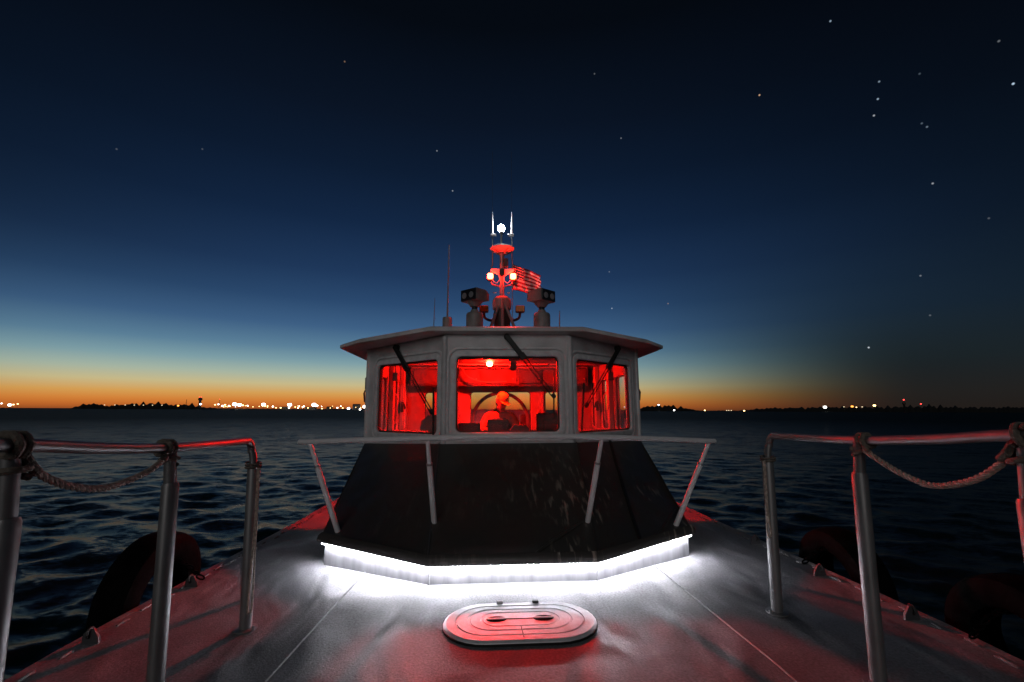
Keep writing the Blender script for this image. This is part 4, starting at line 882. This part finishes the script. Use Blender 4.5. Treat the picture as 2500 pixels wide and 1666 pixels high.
# ------------------------------------------------------------------ person at the helm
def person():
    B = V(.0, 6.95, .02); t = thing('person', 'person in orange cap and jacket with dark vest, bent over the helm', 'person', B, boat=True)
    # body: one skinned surface
    J = {'pel': (0, .08, .52), 'bel': (0, .06, .68), 'che': (-.01, -.02, .88), 'sho': (-.005, -.06, 1.02), 'nek': (.01, -.10, 1.09), 'hd0': (.025, -.14, 1.15),
         'lsh': (-.185, -.05, 1.01), 'lel': (-.285, -.22, .83), 'lwr': (-.17, -.47, .845), 'lha': (-.13, -.55, .865),
         'rsh': (.18, -.06, 1.02), 'rel': (.285, -.22, .84), 'rwr': (.22, -.47, .845), 'rha': (.19, -.55, .865),
         'lhp': (-.10, .06, .50), 'lkn': (-.14, -.38, .52), 'lan': (-.14, -.40, .10), 'lto': (-.14, -.56, .05),
         'rhp': (.10, .06, .50), 'rkn': (.14, -.38, .52), 'ran': (.14, -.40, .10), 'rto': (.14, -.56, .05)}
    rad = {'pel': .15, 'bel': .15, 'che': .165, 'sho': .12, 'nek': .062, 'hd0': .058, 'lsh': .082, 'rsh': .082, 'lel': .06, 'rel': .06, 'lwr': .042, 'rwr': .042, 'lha': .036, 'rha': .036,
           'lhp': .1, 'rhp': .1, 'lkn': .075, 'rkn': .075, 'lan': .052, 'ran': .052, 'lto': .045, 'rto': .045}
    E_ = [('pel', 'bel'), ('bel', 'che'), ('che', 'sho'), ('sho', 'nek'), ('nek', 'hd0'), ('sho', 'lsh'), ('lsh', 'lel'), ('lel', 'lwr'), ('lwr', 'lha'), ('sho', 'rsh'), ('rsh', 'rel'), ('rel', 'rwr'), ('rwr', 'rha'),
          ('pel', 'lhp'), ('lhp', 'lkn'), ('lkn', 'lan'), ('lan', 'lto'), ('pel', 'rhp'), ('rhp', 'rkn'), ('rkn', 'ran'), ('ran', 'rto')]
    def skinned(name, J, rad, E_, m, root, sub=2):
        ks = list(J); me = bpy.data.meshes.new(name); me.from_pydata([J[k] for k in ks], [(ks.index(a), ks.index(b)) for a, b in E_], [])
        o = bpy.data.objects.new(name, me); C.objects.link(o); sk = o.modifiers.new('skin', 'SKIN'); sk.use_smooth_shade = True; sb = o.modifiers.new('sub', 'SUBSURF'); sb.levels = sub; sb.render_levels = sub
        lay = me.skin_vertices[0].data if me.skin_vertices else None
        if lay is None:
            bm = bmesh.new(); bm.from_mesh(me); bm.verts.layers.skin.verify(); bm.to_mesh(me); bm.free(); lay = me.skin_vertices[0].data
        for i, k in enumerate(ks): lay[i].radius = (rad[k], rad[k]); lay[i].use_root = (k == root)
        dg = bpy.context.evaluated_depsgraph_get(); ev = o.evaluated_get(dg); m2 = bpy.data.meshes.new_from_object(ev); bpy.data.objects.remove(o)
        m2.materials.clear(); m2.materials.append(MATS[m]); m2.name = name
        n = bpy.data.objects.new(name, m2); C.objects.link(n); n.parent = t; return n
    body = skinned('body', J, rad, E_, 'jacket', 'pel')
    # vest over the chest
    mb = MB(); vz = [(.62, .175, .165, .06), (.72, .185, .18, .04), (.84, .19, .19, .0), (.94, .18, .175, -.03), (1.01, .13, .14, -.05)]
    mb.rings([[V(a*math.cos(q), dy-.01+b*math.sin(q), z) for q in [2*PI*i/20 for i in range(20)]] for z, a, b, dy in vz]); v = obj('vest', mb, 'vest', t)
    # head bowed and turned to the picture's right
    hr_ = Matrix.Rotation(R(24), 3, 'Z') @ Matrix.Rotation(R(24), 3, 'X') @ Matrix.Rotation(R(8), 3, 'Y'); hc = V(.035, -.17, 1.245)
    mb = MB(); rs = []
    for z, a, b, dy in ((-.125, .035, .04, -.045), (-.115, .05, .062, -.03), (-.09, .062, .082, -.012), (-.05, .069, .092, 0), (-.005, .073, .098, .004), (.04, .077, .102, .006), (.08, .07, .092, .008), (.11, .05, .066, .01), (.125, .02, .028, .01)):
        ring = []
        for i in range(24):
            q = 2*PI*i/24; x, y = a*math.cos(q), dy+b*math.sin(q)
            if math.sin(q) < -.93 and -.06 < z < .0: y -= .022*(1 if z > -.055 else .6)      # nose
            if math.sin(q) < -.6 and z > .0 and z < .06 and abs(math.cos(q)) > .2: y += .008   # eye sockets
            ring.append(hc+hr_@V(x, y, z))
        rs.append(ring)
    mb.rings(rs); head = obj('head', mb, 'skin', t, sharp=60)
    for s in (-1, 1):
        obj('ear', MB().ball(hc+hr_@V(s*.076, .012, -.01), .03, 8, (.35, .7, 1), hr_), 'skin', head)
        obj('eye', MB().ball(hc+hr_@V(s*.03, -.088, .012), .011, 6), 'hair', head)
    obj('mouth', MB().box(hc+hr_@V(0, -.088, -.068), (.042, .012, .007), hr_, ch=.002), 'hair', head)
    mb = MB(); mb.rings([[hc+hr_@V(a*math.cos(q), .02+b*math.sin(q), z) for q in [PI*-.08+PI*1.16*i/14 for i in range(15)]] for z, a, b in ((-.07, .066, .072), (-.03, .078, .092), (.03, .081, .098))], close=False, caps=False); obj('hair', mb, 'hair', head)
    mb = MB(); mb.rings([[hc+hr_@V(a*math.cos(q), .006+b*math.sin(q), z) for q in [2*PI*i/24 for i in range(24)]] for z, a, b in ((.025, .084, .110), (.06, .086, .112), (.10, .078, .10), (.13, .055, .07), (.143, .02, .026))]); cap = obj('cap', mb, 'cap_cloth', t, sharp=60)
    mb = MB(); mb.hull([hc+hr_@V(.078*math.cos(q)*k, -.06-.125*max(0, -math.sin(q))*k, .024+h) for q in [PI+PI*i/12 for i in range(13)] for k in (.6, 1) for h in (0, .006)]); obj('brim', mb, 'cap_cloth', cap)
    # hands on the wheel
    for s, wx in ((-1, -.15), (1, .205)):
        w0 = V(wx, -.51, .855); mb = MB(); mb.ball(w0, .042, 8, (.9, 1, .5))
        hnd = obj('hand', mb, 'skin', t)
        for f in range(4):
            a = w0+V((f-1.5)*.02, -.03, .005); ln = (.036, .042, .04, .032)[f]
            obj('finger', MB().tube([a, a+V(0, -ln*.8, .006), a+V(0, -ln*1.2, -.018), a+V(0, -ln*.9, -.04)], [.0095, .009, .0085, .007], 7), 'skin', hnd)
        a = w0+V(-s*.036, 0, 0); obj('thumb', MB().tube([a, a+V(-s*.018, -.026, -.004), a+V(-s*.01, -.05, -.016)], [.011, .0105, .008], 7), 'skin', hnd)
person()
mb = MB(); mb.tube([V(CX+.02, 6.37, .80)+V(.23*math.cos(q), .05*math.sin(q), .20*math.sin(q)*.35) for q in [2*PI*i/28 for i in range(28)]], .014, 8, closed=True)
sw = obj('steering_wheel', mb, 'black', con)
obj('wheel_column', MB().tube([(CX+.02, 6.37, .80), (CX+.02, 6.10, .70), (CX+.02, 5.64, .60)], .022, 8), 'gear_dark', sw)
for a in (0, 2.1, 4.2): obj('spoke', MB().tube([(CX+.02, 6.37, .80), (CX+.02+.23*math.cos(a), 6.37+.05*math.sin(a), .80+.07*math.sin(a))], .009, 6), 'steel', sw)
